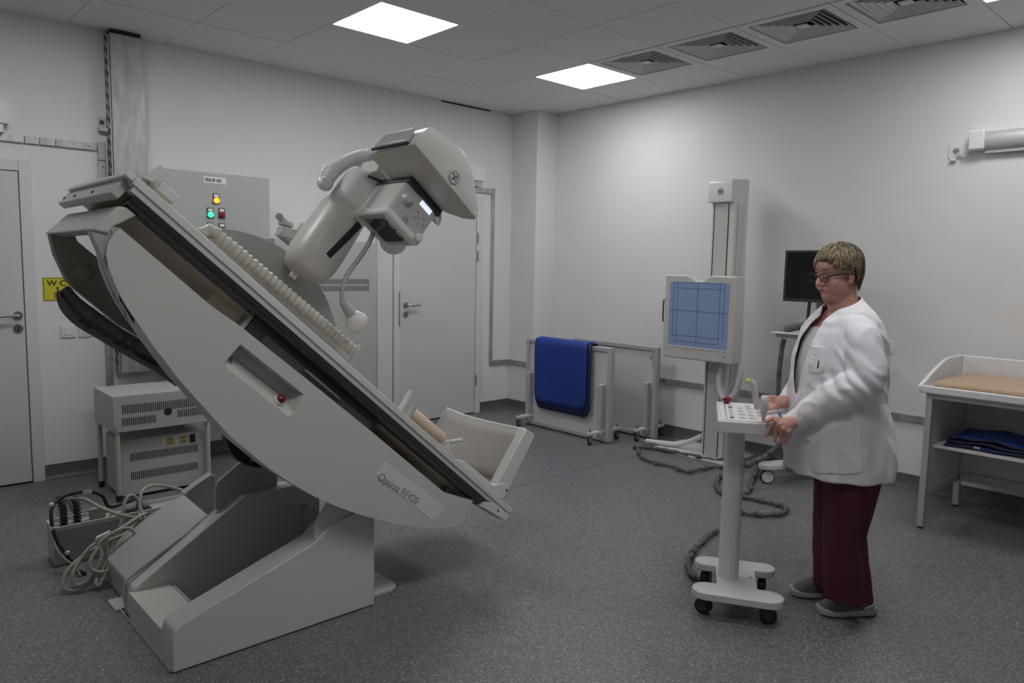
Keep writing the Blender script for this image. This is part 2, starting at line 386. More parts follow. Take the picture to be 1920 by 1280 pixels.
# WC sign
t = thing('wall_sign', 'yellow square toilet sign with wheelchair symbol beside the left door', 'sign', (1.11, YL, 1.2))
MB().box(.900+SGX, 1.070+SGX, YL-.004, YL-.001, 1.172+SGZ, 1.328+SGZ).build('plate', M_YEL, t, bevel=.001, label='yellow plate')
m = MB(); yy = YL-.005
for (a, b, c, d) in ((.904, 1.066, 1.176, 1.179), (.904, 1.066, 1.321, 1.324), (.904, .907, 1.176, 1.324), (1.063, 1.066, 1.176, 1.324)): m.box(a+SGX, b+SGX, yy, yy+.001, c+SGZ, d+SGZ)
m.build('border', M_INK, t)
text('lettering', 'W C', .052, (.925+SGX, YL-.0045, 1.272+SGZ), (1, 0, 0), (0, 0, 1), M_INK, t, bold=True, sx=1.05)
m = MB(); m.ell((.985+SGX, YL-.0055, 1.258+SGZ), .0075, .002, .0075, 12, 6)
m.tube([(.984+SGX, YL-.005, 1.25+SGZ), (.988+SGX, YL-.005, 1.222+SGZ), (1.008+SGX, YL-.005, 1.222+SGZ), (1.018+SGX, YL-.005, 1.198+SGZ), (1.026+SGX, YL-.005, 1.199+SGZ)], .0032, 6)
m.tube([(.986+SGX, YL-.005, 1.238+SGZ), (1.004+SGX, YL-.005, 1.238+SGZ)], .0025, 6)
m.tube([(.990+SGX+.025*math.cos(a), YL-.005, 1.209+SGZ+.023*math.sin(a)) for a in np.linspace(1.8, 6.1, 22)], .0025, 6)
m.build('wheelchair_symbol', M_INK, t)
# switches and sockets
t = thing('light_switch', 'white light switch beside the left door below the yellow sign', 'light switch', (1.043, YL, .92))
MB().box(1.128, 1.214, YL-.011, YL-.001, .955, 1.041).build('frame', M_WHITE, t, bevel=.004); MB().box(1.145, 1.197, YL-.015, YL-.010, .972, 1.025).build('rocker', M_WHITE, t, bevel=.002)
t = thing('call_button', 'white wall plate with small red button, right of the light switch', 'button', (1.155, YL, .92))
MB().box(1.233, 1.319, YL-.011, YL-.001, .955, 1.041).build('frame', M_WHITE, t, bevel=.004); MB().box(1.250, 1.302, YL-.015, YL-.010, .972, 1.025).build('inset_plate', M_WHITE, t, bevel=.002)
MB().box(1.266, 1.286, YL-.018, YL-.014, .990, 1.007).build('push_button', mat('red_button', (.3, .015, .01), .4), t, label='red button')
def socket(name, label, y, z, s=.043):
    t = thing(name, label, 'socket', (XR, y, z-s))
    MB().box(XR-.010, XR-.001, y-s, y+s, z-s, z+s).build('frame', M_WHITE, t, bevel=.003)
    m = MB(); m.tube([(XR-.0095, y, z), (XR-.014, y, z)], .030, 24); m.build('insert', M_WHITE, t, bevel=.001)
    m = MB(); m.cyl((XR-.0135, y, z), (XR-.0145, y, z), .020, 20); m.build('recess', mat('socket_shadow', (.25, .24, .24), .5), t)
    m = MB()
    for dy in (-.0095, .0095): m.cyl((XR-.0144, y+dy, z), (XR-.0152, y+dy, z), .0035, 10)
    m.build('pin_hole', M_DARK, t); return t
socket('wall_socket', 'white wall socket behind the woman at waist height', 2.015, .975)
socket('wall_socket', 'white wall socket with plugged leads beside the roller casing', 1.672, 2.295, .045)
# roller casing high on the right wall
t = thing('roller_casing', 'white tubular roller casing mounted high on the right wall', 'roller casing', (XR-.05, .9, 2.27))
MB().box(XR-.085, XR-.001, 1.495, 1.585, 2.285, 2.405).build('end_cap', M_WHITE, t, bevel=.008)
prof = [(XR-.001, 2.290), (XR-.02, 2.28)]+[(XR-.045-.036*math.cos(a), 2.340-.056*math.sin(a)) for a in np.linspace(1.3, -1.3, 14)]+[(XR-.02, 2.398), (XR-.001, 2.395)]
MB().loft([[(x, 1.50, z) for x, z in prof], [(x, -1.2, z) for x, z in prof]]).build('casing', M_ALU, t, label='satin grey curved casing')
MB().box(XR-.045, XR-.03, -1.2, 1.495, 2.262, 2.284).build('bottom_bar', M_ALU, t)
m = MB()
for k in range(3):
    m.tube(smooth_path([(XR-.03, 1.59-.01*k, 2.30), (XR-.03, 1.62, 2.275-.012*k), (XR-.025, 1.65, 2.268+.008*k), (XR-.02, 1.68+.01*k, 2.235-.004*k), (XR-.018, 1.665, 2.25)], 5), .0025, 6)
m.box(XR-.03, XR-.012, 1.665, 1.70, 2.234, 2.25)
tag(m.build('power_lead', M_WHITE), 'thin white leads between the high socket and the roller casing', 'cable')
# floor seam
a = onz(1085, 882); m = MB().box(2.4, a[0]+1.0, a[1]-.001, a[1]+.001, 0, .0006); struct('trim_3', m, M_DARK)
# ================================================================= CABINETS BY THE LEFT WALL
def slots(mb, x0, x1, z0, z1, y, pitch, w):
    k = int((x1-x0)/pitch)
    for i in range(k): x = x0+i*pitch; mb.box(x, x+w, y-.0012, y+.001, z0, z1)
    return mb
# power distribution cabinet on the wall
xa = ony(269, 322, YL)[0]; yf = onx(311, 315, xa)[1]; zt = onx(311, 315, xa)[2]; xb = ony(505, 333, yf)[0]
t = thing('wall_cabinet', 'grey wall cabinet with indicator lamps and a printed label behind the machine', 'cabinet', ((xa+xb)/2, YL, .72))
MB().box(xa, xb, yf+.02, YL-.001, .72, zt-.004).build('body', M_CAB, t, bevel=.004)
MB().box(xa, xb, yf, yf+.018, .72, zt).build('cabinet_door', M_CAB, t, bevel=.003)
q = [ony(a, b, yf) for a, b in ((382, 331), (424, 333), (424, 345.5), (382, 343))]
lb = MB().box(q[0][0], q[1][0], yf-.002, yf, (q[2][2]+q[3][2])/2, (q[0][2]+q[1][2])/2).build('name_label', M_LABEL, t, label='white label strip')
zz = (q[2][2]+q[3][2])/2; hh = (q[0][2]+q[1][2])/2-zz; ww = q[1][0]-q[0][0]
text('lettering', 'PDB RF 420', hh*.72, (q[0][0]+ww*.06, yf-.0025, zz+hh*.24), (1, 0, 0), (0, 0, 1), M_INK, t, bold=True, sx=ww/hh/5.35*1.05)
M_LY = mat('lamp_amber', (.7, .4, .02), .3, emit=(1, .50, .04, 1.1)); M_LG = mat('lamp_green', (.05, .6, .4), .3, emit=(.06, .85, .50, 1.0)); M_LR = mat('lamp_red', (.22, .012, .02), .3)
for a, b, mm, nm in ((405, 376, M_LY, 'glowing amber indicator'), (394, 402.5, M_LG, 'glowing green indicator'), (415.5, 403, M_LR, 'dark red indicator'), (394, 430, M_CHAR, None), (416, 431, M_CHAR, None)):
    p = ony(a, b, yf); g = MB().box(p[0]-.022, p[0]+.022, yf-.006, yf, p[2]-.022, p[2]+.048).build('indicator_lamp', M_CHAR, t, bevel=.002)
    MB().box(p[0]-.016, p[0]+.016, yf-.008, yf-.005, p[2]+.022, p[2]+.042).build('tag', M_LABEL, g)
    l = MB(); l.tube([(p[0], yf-.006, p[2]), (p[0], yf-.018, p[2]), (p[0], yf-.022, p[2])], [.0195, .0195, .014], 20); l.build('lens', mm, g, label=nm)
# tall cabinet beside the far door
yc = 5.05; xr = ony(705.5, 600, yc)[0]; v0 = ony(598, 523, yc); v1 = ony(695, 545, yc)
t = thing('tall_cabinet', 'tall pale grey equipment cabinet with vent slots beside the far door', 'cabinet', ((xr+2.35)/2, 5.35, 0))
MB().box(2.35, xr, yc, 5.64, .06, 1.66).build('body', M_CAB2, t, bevel=.006)
MB().box(2.38, xr-.03, yc+.03, 5.62, 0, .06).build('plinth', M_CHAR, t)
m = MB(); h = (v0[2]-v1[2]); slots(m, v0[0]-.12, v1[0], v0[2]-h*.44, v0[2], yc, .013, .0055); slots(m, v0[0]-.12, v1[0], v1[2], v1[2]+h*.44, yc, .013, .0055)
m.build('vent_slots', M_CHAR, t)['kind'] = 'stuff'
# stacked transformer boxes
y = 4.87; A = ony(211, 744, y); B = ony(217.5, 812, y); x0, zt, zb = A[0], A[2], B[2]; x1 = ony(397, 789, y)[0]; yb = 5.31
t = thing('upper_equipment_box', 'upper ivory equipment box with vent slots, raised on a tube stand', 'equipment box', ((x0+x1)/2, (y+yb)/2, 0))
MB().box(x0, x1, y, yb, zb, zt).build('housing', M_CAB2, t, bevel=.003)
m = MB(); s1 = ony(229, 763, y); s2 = ony(229, 793, y); xe = x1-.02
slots(m, s1[0], xe, s1[2]-.045, s1[2]+.01, y, .0125, .006); slots(m, s2[0], ony(297, 780, y)[0], s2[2]-.02, s2[2]+.028, y, .0125, .006); slots(m, ony(333, 772, y)[0], xe, s2[2]-.005, s2[2]+.043, y, .0125, .006)
m.build('vent_slots', M_CHAR, t)['kind'] = 'stuff'
c = ony(315, 771, y); MB().cyl((c[0], y-.002, c[2]), (c[0], y+.004, c[2]), .024, 24).build('cable_hole', M_DARK, t)
for (lx, ly) in ((x0+.022, y+.02), (x0+.022, yb-.02), (x1-.022, y+.02), (x1-.022, yb-.02)):
    l = MB().cyl((lx, ly, .035), (lx, ly, zb+.001), .0155, 14).build('leg', M_CAB2, t); MB().cyl((lx, ly, 0), (lx, ly, .04), .019, 14).build('foot', M_BLACK, l)
m = MB()
for a in (x0+.01, x1-.01): m.cyl((a, y-.001, zb+.02), (a, y-.003, zb+.02), .005, 8)
m.build('screw', M_CHAR, t)
lx0, lx1 = ony(229, 930, y)[0]+.015, ony(391, 850, y)[0]; lz1 = ony(260, 824, y)[2]-.012; yl = y+.045
t = thing('lower_equipment_box', 'lower ivory equipment box with warning stickers standing under the tube stand', 'equipment box', ((lx0+lx1)/2, y+.2, 0))
MB().box(lx0, lx1, yl+.012, yb-.05, .015, lz1).build('housing', M_CAB2, t, bevel=.003)
MB().box(lx0-.006, lx1+.004, yl, yl+.011, .018, lz1-.012).build('front_plate', M_CAB2, t, bevel=.002)
m = MB(); k = lx1-lx0; slots(m, lx0+k*.1, lx1-k*.09, .235, .285, yl, .0115, .0055); slots(m, lx0+k*.1, lx1-k*.09, .115, .165, yl, .0115, .0055); m.build('vent_slots', M_CHAR, t)['kind'] = 'stuff'
MB().box(lx1-k*.20, lx1-k*.13, yl-.001, yl+.002, .30, .355).build('window_opening', M_DARK, t)
M_STK = mat('sticker_yellow', (.50, .38, .10), .5, var=.1)
for r in range(2):
    for c_ in range(2):
        bx = lx0+k*.47+c_*k*.155; bz = .305+r*.026
        st = MB().box(bx+k*.05, bx+k*.14, yl-.0015, yl, bz, bz+.022).build('warning_sticker', M_STK, t); ic = MB().box(bx, bx+k*.045, yl-.0015, yl, bz, bz+.022).build('warning_sticker', M_LABEL, t)
        if r: MB().tube(circ((bx+k*.022, yl-.002, bz+.011), (1, 0, 0), (0, 0, 1), .007, 14)+[(bx+k*.022+.007, yl-.002, bz+.011)], .0013, 5).build('warning_mark', mat('mark_violet', (.12, .03, .06), .5), ic)
        else: MB().prism([(bx+k*.022-.008, yl-.0022, bz+.004), (bx+k*.022+.008, yl-.0022, bz+.004), (bx+k*.022, yl-.0022, bz+.018)], (0, .0008, 0)).build('warning_mark', M_STK, ic)
        ll = MB()
        for q_ in range(2): ll.box(bx+k*.06, bx+k*.13, yl-.0022, yl-.0015, bz+.006+q_*.007, bz+.008+q_*.007)
        ll.build('print_lines', M_INK, st)
for a, b in ((.66, .035), (.78, .05)): MB().box(lx0+k*a, lx0+k*(a+.1), yl-.0015, yl, b, b+.03).build('rating_plate', M_CAB, t)
MB().box(lx0-.0075, lx0-.0055, y+.16, y+.22, .31, .335).build('side_sticker', M_STK, t)
for lx in (lx0+.03, lx1-.03):
    for ly in (yl+.04, yb-.08): MB().cyl((lx, ly, 0), (lx, ly, .016), .014, 10).build('foot', M_BLACK, t)

# ================================================================= THE TILTING RADIOGRAPHY MACHINE
YC, YR, YB = 2.6, 2.57, 2.68       # planes: near side panel, near rail, base
P0, P1 = ony(259, 331, YR), ony(962, 954, YR)
T = unit(P1-P0); T[1] = 0; T = unit(T); NN = np.array([-T[2], 0, T[0]]); YY = np.array([0, 1., 0]); LEN = float(np.linalg.norm(P1-P0))
def tl(s, y, n): return P0+T*s+NN*n+YY*(y-YR)
RT = thing('radiography_table', 'large tilted grey-white fluoroscopy table with overhead tube arm on a wedge base', 'x-ray machine', (1.25, 3, 0))
def tbox(mb, s0, s1, y0, y1, n0, n1):
    return mb.obox(tl((s0+s1)/2, (y0+y1)/2, (n0+n1)/2), T*(s1-s0)/2, YY*(y1-y0)/2, NN*(n1-n0)/2)
# --- base wedge
pf = [(323.7, 1261), (323.7, 1196), (327, 1183), (335, 1174), (590, 1017.5), (620, 985), (672, 958), (702.5, 955), (702.5, 1131)]
front = [ony(a, b, YB) for a, b in pf]
for p in (front[0], front[-1]): p[2] = 0.004
MB().prism(front, (0, .12, 0)).build('base_side_panel', M_MACH, RT, bevel=.006, seg=3)
MB().prism([ony(a, b, YB+.012)+np.array([0, 0, 0]) for a, b in ((590, 1017.5), (590, 988), (598, 966), (616, 938), (640, 925), (700, 950), (702, 968), (672, 967))], (0, .008, 0)).build('gusset_plate', M_MACH, RT, bevel=.002)
xL, xRr = front[0][0], front[-1][0]; ztp = ony(702, 955, YB)[2]
rear = [(xL+.01, 3.2, .004), (xL+.01, 3.2, .10)]+[tuple(ony(a, b, 3.2)) for a, b in ((252, 1104), (459, 929), (556, 909))]+[(ony(556, 909, 3.2)[0]+.12, 3.2, ony(556, 909, 3.2)[2]), (ony(556, 909, 3.2)[0]+.12, 3.2, .004)]
MB().prism(rear, (0, .10, 0)).build('base_side_panel', M_MACH, RT, bevel=.006, seg=3)
# rounded edge tube along the rear wall
MB().tube(smooth_path([(xL+.012, 3.28, .02), tuple(ony(234, 1100, 3.28)), tuple(ony(262, 1068, 3.28)), tuple(ony(451, 927.5, 3.28))], 6), .008, 8).build('edge_trim', M_MACH2, RT)
MB().box(xL+.002, xL+.016, YB+.12, 3.21, .006, .125).build('end_panel', M_MACH, RT, bevel=.003)
MB().box(xL-.003, xL+.002, YB+.02, 3.35, .0, .012).build('skirt_strip', M_MACH2, RT)
MB().box(xL+.014, xL+.16, YB+.118, 3.205, .112, .124).build('nose_plate', M_MACH, RT, bevel=.003)
MB().prism([(xL+.16, 2.805, .124), (xL+.16, 3.2, .124), (xL+.20, 3.2, .05), (xL+.20, 2.805, .05)], (.012, 0, -.002)).build('trough_step', M_MACH2, RT)
MB().box(xL+.17, xRr-.02, YB+.11, 3.21, .006, .03).build('base_floor', M_MACH2, RT)
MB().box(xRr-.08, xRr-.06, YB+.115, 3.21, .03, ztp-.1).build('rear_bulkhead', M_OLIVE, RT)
# floor plate with rounded corner
fp = [(xRr-.05, 2.75), (xRr+.13, 2.75)]+[(xRr+.13+.05*math.sin(a), 2.8-.05*math.cos(a)) for a in np.linspace(0, math.pi/2, 6)]+[(xRr+.18, 3.45), (xRr-.05, 3.45)]
MB().prism([(x, y_, .001) for x, y_ in fp], (0, 0, .014)).build('floor_plate', M_MACH, RT, bevel=.003)
MB().box(xL-.02, xL+.2, 3.33, 3.45, .001, .013).build('floor_plate', M_MACH, RT, bevel=.002)
# rear sloped cover
c1 = [(.872, 3.35, .003)]+[tuple(ony(a, b, 3.35)) for a, b in ((243, 1089), (391, 967))]; zc = c1[-1][2]; xc = c1[-1][0]
c2 = [(.872, 3.73, .003)]+[tuple(ony(a, b, 3.73)) for a, b in ((204, 1041), (312, 943), (346, 935))]
near = [(.872, 3.31, .003), (.872, 3.31, c1[1][2]), (c2[2][0], 3.31, c2[2][2]), (xc, 3.31, zc), (xc+.2, 3.31, zc), (xc+.2, 3.31, .003)]
MB().prism(near, (0, .42, 0)).build('rear_cover', M_MACH2, RT, bevel=.006)
g0 = [ony(a, b, 3.32) for a, b in ((345, 927), (370, 907), (397, 889), (404, 892), (404, 954), (391, 966))]
MB().prism(g0, (0, .05, 0)).build('rear_bracket', M_MACH2, RT, bevel=.004)
g1 = [ony(a, b, 3.25) for a, b in ((404, 956), (404, 920), (409, 903), (420, 893), (466, 854), (520, 880), (520, 960))]
MB().prism(g1, (0, .015, 0)).build('gusset_plate', M_MACH2, RT, bevel=.002)
# tilt gear
gc = ony(492, 800, 3.1); gr = gc[0]-ony(417, 792, 3.1)[0]; ring = []
for k in range(96*2):
    a = 2*math.pi*k/192; r_ = gr*(1.0 if k % 2 else .965); ring.append((gc[0]+r_*math.cos(a), 3.07, gc[2]+r_*math.sin(a)))
m = MB(); m.prism(ring, (0, .05, 0)); m.build('tilt_gear', M_BLACK, RT, label='black toothed gear disc')
m = MB()
for k in range(8): a = k*math.pi/4+.3; m.cyl((gc[0]+gr*.82*math.cos(a), 3.07, gc[2]+gr*.82*math.sin(a)), (gc[0]+gr*.82*math.cos(a), 3.055, gc[2]+gr*.82*math.sin(a)), .010, 8)
m.build('bolt', M_CHROME, RT)
# --- near side panel (crescent) with the control recess cut into it
pc = [(225, 427), (213, 438), (203, 455), (199, 475), (205, 505), (221, 544), (236, 572), (285, 645), (337, 713), (380, 761), (431.6, 818), (504, 878), (546, 906), (586, 929), (628, 948), (672, 964), (741, 982), (790, 989), (830, 990), (858, 986), (870, 972), (887, 938), (834, 924), (703, 814), (572, 708), (450, 611), (397, 574)]
cres = [ony(a, b, YC) for a, b in pc]
body = MB().prism(cres, (0, .12, 0))
me = body.mesh('side_panel', RT.location); cut = MB()
rq = [ony(a, b, YC) for a, b in ((450, 645), (571, 741), (549, 783), (537, 786), (419, 694), (415, 685))]
up = unit(rq[0]-rq[5]); dn = rq[0]; cx_ = sum(rq)/len(rq)
front_r = [p+(p-cx_)*.02+np.array([0, -.02, 0]) for p in rq]
lo = unit(rq[3]-rq[4])
b0 = rq[0]+T*.02; b1 = rq[1]-T*.03; hgt = np.linalg.norm(rq[0]-rq[4])
bk = [b0, b1, b1-up*hgt*.36, b1-up*hgt*.38, b0-up*hgt*.38, b0-up*hgt*.36]
back_r = [p+np.array([0, .075, 0]) for p in bk]
cut.loft([front_r, back_r])
cme = cut.mesh('cut', RT.location); co = bpy.data.objects.new('cut', cme); COL.objects.link(co)
so = bpy.data.objects.new('side_panel', me); COL.objects.link(so)
bm_ = so.modifiers.new('x', 'BOOLEAN'); bm_.object = co; bm_.operation = 'DIFFERENCE'; bm_.solver = 'EXACT'
dg = bpy.context.evaluated_depsgraph_get(); me2 = bpy.data.meshes.new_from_object(so.evaluated_get(dg)); me2.name = 'side_panel'
so.modifiers.clear(); so.data = me2; bpy.data.objects.remove(co); set_sharp(me2, math.radians(25)); me2.materials.clear(); me2.materials.append(M_MACH); so.parent = RT
for p_ in me2.polygons: p_.material_index = 0
x = so.modifiers.new('b', 'BEVEL'); x.width = .010; x.segments = 3; x.limit_method = 'ANGLE'; x.angle_limit = math.radians(28)
so['label'] = 'long crescent side panel with recessed controls'
# raised control plate on the sloping shelf of the recess
A0, A1 = (front_r[4]+np.array([0, .02, 0])), (front_r[3]+np.array([0, .02, 0])); B0, B1 = back_r[4], back_r[3]
def shelf(u_, v_, h=.0): # u along, v depth
    p = (A0*(1-u_)+A1*u_)*(1-v_)+(B0*(1-u_)+B1*u_)*v_; nrm = unit(np.cross(A1-A0, B0-A0)); nrm = nrm if nrm@NN > 0 else -nrm; return p+nrm*h
MB().prism([shelf(.05, .08, .001), shelf(.95, .08, .001), shelf(.95, .97, .001), shelf(.05, .97, .001)], shelf(0, 0, .004)-shelf(0, 0, .0)).build('control_plate', M_MACH, RT, bevel=.001)
m = MB(); m.tube([shelf(.055, .9, .006), shelf(.055, .10, .006), shelf(.95, .10, .006)], .0012, 6); m.build('panel_seam', M_DARK, RT)
sh = {}
for i_, u_ in enumerate((.16, .32, .46, .62)):
    for dv in ((.40, .60) if i_ % 2 else (.5,)):
        for du in ((-.035, .03) if not i_ % 2 else (0,)):
            c0 = shelf(u_+du, dv, .005); e1, e2 = unit(A1-A0), unit(B0-A0)
            MB().tube(circ(c0, e1, e2, .011, 16)+[circ(c0, e1, e2, .011, 16)[0]], .0012, 5, cap=False).build('button_ring', M_WHITE, RT)
cst = shelf(.83, .42, .004); hn = unit(shelf(0, 0, 1)-shelf(0, 0, 0))
MB().tube([cst, cst+hn*.016, cst+hn*.018], [.020, .020, .017], 20).build('button_collar', M_WHITE, RT, label='white collar')
MB().tube([cst+hn*.016, cst+hn*.030, cst+hn*.037], [.016, .017, .010], 20).build('stop_button', M_RED, RT, label='dark red emergency stop button')
# name strip
ns = [ony(a, b, YC-.0012) for a, b in ((721.6, 863), (702.5, 888), (811, 976), (834, 951))]
MB().prism(ns, (0, .002, 0)).build('name_strip', mat('name_strip_grey', (.64, .64, .62), .4, var=.01), RT)
o0, o1 = ony(708, 896, YC-.0014), ony(784, 946.5, YC-.0014); xd = unit(o1-o0); yd = np.array([-xd[2], 0, xd[0]])
text('lettering', 'Optima RF420', .047, o0-yd*.004, xd, yd, mat('lettering_grey', (.22, .22, .22), .5), RT, sx=np.linalg.norm(o1-o0)/(.047*6.15))
# --- head end cross member, far side plate, bellows
MB().prism([ony(a, b, YC+.01) for a, b in ((169, 431), (221, 386), (238, 388), (258, 404), (214, 424), (204, 440), (199, 437))], (0, .67, 0)).build('head_cross_member', M_MACH, RT, bevel=.008, seg=3)
MB().prism([ony(a, b, YC+.02) for a, b in ((169, 431), (207, 424), (225, 427), (225, 560), (240, 585), (222, 548), (197, 496))], (0, .05, 0)).build('frame_plate', M_MACH2, RT, bevel=.004)
YF = 3.27
fpx = [(88, 440), (97, 476), (120, 525), (135, 541), (217, 607), (292, 652), (345, 690)]
far = [ony(a, b, YF) for a, b in fpx]+[ony(a, b, YF) for a, b in ((420, 740), (560, 850), (760, 930))]+[cres[k]+np.array([0, YF-YC, 0]) for k in (22, 23, 24)]+[ony(a, b, YF) for a, b in ((300, 590), (190, 494), (139, 452), (134, 436))]
MB().prism(far, (0, -.05, 0)).build('far_side_plate', M_OLIVE, RT, bevel=.004, label='dull olive inner plate of the far side')
bc = ony(155, 510, YF-.05); MB().tube([bc, bc-YY*.012, bc-YY*.014], [.03, .03, .024], 20).build('cover_cap', M_OLIVE, RT)
up_, dn_ = [(128, 536), (150, 560), (174, 578), (217, 610), (256, 634), (292, 655), (322, 690)], [(112, 545), (121, 574), (148, 603), (189, 628), (246, 662), (298, 690), (337, 718)]
def resam(px, n):
    P = smooth_path([(a, b, 0) for a, b in px], 12); L = np.cumsum([0]+[np.linalg.norm(P[i+1]-P[i]) for i in range(len(P)-1)])
    return [tuple(np.array([np.interp(L[-1]*k/(n-1), L, [p[j] for p in P]) for j in (0, 1)])) for k in range(n)]
U, D = resam(up_, 60), resam(dn_, 60); rows = []
for q in range(9):
    f = q/8; row = []
    for i in range(60):
        a, b = U[i][0]*(1-f)+D[i][0]*f, U[i][1]*(1-f)+D[i][1]*f
        yy_ = 3.18-.035*math.sin(math.pi*min(1, f*1.1))+.024*abs(math.sin(i*.40+1.6*f+1.3*math.sin(i*.37))); row.append(ony(a, b, yy_))
    rows.append(row)
vs = [p for r_ in rows for p in r_]; m = MB(); m.add(vs, [(q*60+i, q*60+i+1, (q+1)*60+i+1, (q+1)*60+i) for q in range(8) for i in range(59)])
bw = m.build('dust_bellows', M_FABR, RT, ang=80, solid=.006, label='wrinkled dark grey fabric bellows')
m = MB(); m.loft([[ony(a, b, 3.185), ony(a-8, b+6, 3.185), ony(a-8, b+6, 3.135), ony(a, b, 3.135)] for a, b in D]); m.build('bellows_strip', mat('strip_grey', (.20, .20, .205), .6), RT)
# --- table top
m = MB(); tbox(m, .0, LEN, YR, YR+.055, -.030, 0); m.build('side_rail', M_CAP, RT, bevel=.004, label='pale near side rail')
m = MB(); tbox(m, .012, LEN-.05, YR+.006, YR+.05, -.050, -.029); m.build('rail_lip', M_MACH, RT, bevel=.002)
m = MB(); tbox(m, .0, LEN, 3.3, 3.355, -.030, 0); m.build('side_rail', M_CAP, RT, bevel=.004)
m = MB(); tbox(m, .01, LEN-.06, YR+.05, 3.305, -.034, -.012); m.build('tabletop', M_BEIGE, RT, label='beige laminate table top seen from below')
prof = [(YR+.010, -.048), (YR+.012, -.060), (YR+.022, -.074), (YR+.045, -.084), (YR+.075, -.088), (YR+.075, -.070), (YR+.05, -.048)]
m = MB(); m.loft([[tl(s, y_, n_) for y_, n_ in prof] for s in (.03, LEN-.20)]); m.build('edge_fairing', M_GLOSS, RT, ang=50, label='glossy dark curved fairing under the rail')
bl = [(YR+.070, -.086), (YR+.22, -.110), (2.90, -.118), (3.12, -.105), (3.25, -.06), (3.25, -.04), (YR+.07, -.06)]
m = MB(); m.loft([[tl(s, y_, n_) for y_, n_ in bl] for s in (.06, LEN-.28)]); m.build('underside_belly', M_BEIGE, RT, ang=50, label='beige curved underside')
# head end bracket
m = MB(); tbox(m, -.028, .0, YR+.01, 3.35, -.022, -.002); m.build('end_rail', M_CAP, RT, bevel=.003)
m = MB(); tbox(m, -.018, .012, YR+.05, 3.35, -.085, -.024); m.build('end_bracket', M_MACH, RT, bevel=.003)
m = MB()
for y_ in (3.31, 3.15, 2.9): m.cyl(tl(-.017, y_, -.06), tl(-.022, y_, -.06), .006, 8)
m.build('bolt', M_CHAR, RT)
m = MB(); tbox(m, -.024, -.004, 2.7, 3.32, 0, .006); m.build('clear_strip', mat('clear_plastic', (.6, .62, .66), .2), RT)
# detector carriage between table top and side panel
dpx = [(400, 576), (463, 622), (700, 816), (716, 790), (480, 592), (455, 588), (420, 560)]
d0, d1 = ony(463, 622, YC+.02), ony(700, 816, YC+.02); sA = float((d0-P0)@T)-.0; sB = float((d1-P0)@T); nA = float((d0-P0)@NN)
m = MB(); tbox(m, sA, sB, YC+.04, 3.19, nA-.03, nA+.065); m.build('detector_carriage', M_CHAR, RT, bevel=.004, label='charcoal detector carriage')
m = MB(); tbox(m, sA+.07, sB-.03, YC+.026, YC+.045, nA+.004, nA+.04); dt = m.build('detector_tray', mat('tray_grey', (.07, .07, .072), .35), RT, bevel=.004)
hs = (sA+sB)/2+.02; m = MB(); m.tube(smooth_path([tl(hs-.1, YC+.03, nA+.03), tl(hs-.08, YC+.012, nA+.03), tl(hs+.08, YC+.012, nA+.03), tl(hs+.1, YC+.03, nA+.03)], 4), .006, 8); m.build('tray_handle', M_CHROME, dt)
m = MB(); tbox(m, sA+.04, sB-.2, YC+.06, YC+.1, nA+.064, nA+.10); m.build('carriage_guide', M_GLOSS, RT)
m = MB(); tbox(m, sA-.16, sA-.02, YC+.09, 3.15, nA-.03, nA+.075); m.build('carriage_box', M_BEIGE, RT, bevel=.003)
m = MB(); tbox(m, sA-.018, sA-.002, YC+.05, 3.13, nA-.03, nA+.085); m.build('carriage_end', M_MACH2, RT, bevel=.002)
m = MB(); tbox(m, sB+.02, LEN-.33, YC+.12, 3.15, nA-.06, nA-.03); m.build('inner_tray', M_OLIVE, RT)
# tail block and dark link under the rail
tq = [ony(a, b, YR+.01) for a, b in ((893, 925), (941, 962), (955, 966), (950, 977), (936, 975), (905, 950))]
MB().prism([ony(a, b, YR-.002) for a, b in ((913, 941), (931, 946), (957, 965), (949, 978), (906, 951))], (0, .09, 0)).build('end_stop_block', M_CAP, RT, bevel=.003)
pp_ = ony(934, 957, YR-.003); MB().cyl(pp_, pp_+YY*.004, .006, 10).build('bolt', M_CHAR, RT)
MB().tube([ony(800, 868, 2.75), ony(850, 898, 2.75), ony(885, 925, 2.75), ony(915, 945, 2.7)], [.03, .035, .03, .015], 10).build('cable_guide', M_CHAR, RT)
# side tail cover of the far rim
MB().prism([ony(a, b, YC+.10) for a, b in ((834, 924), (848, 905), (888, 938), (872, 968))], (0, .05, 0)).build('tail_cover', M_MACH2, RT, bevel=.003)
# corrugated cable guide along the far edge
path = [ony(a, b, 3.15) for a, b in ((376, 449), (379, 439), (388, 433), (401, 435), (414, 447), (430, 460), (470, 493), (540, 552), (600, 603), (660, 655))]
corrugated(MB(), path, .027, .029, .0042, 14).build('cable_hose', M_TUBEB, RT, ang=60, label='ivory corrugated cable hose')
# hub disc behind the table
hub = []
for k in range(73):
    a = 2*math.pi*k/72; p = np.array([1.309+.597*math.cos(a), 3.37, 1.042+.597*math.sin(a)])
    if (p-P0)@NN > -.12: hub.append((math.atan2((p-np.array([1.309, 0, 1.042]))[2], p[0]-1.309), p))
hub.sort(key=lambda q_: q_[0]); hub = [p for _, p in hub]
MB().prism(hub, (0, .03, 0)).build('hub_disc', M_MACH2, RT, bevel=.003, label='round grey disc plate behind the table')
MB().cyl((1.309, 3.2, 1.042), (1.309, 3.39, 1.042), .10, 32).build('hub', M_MACH2, RT)
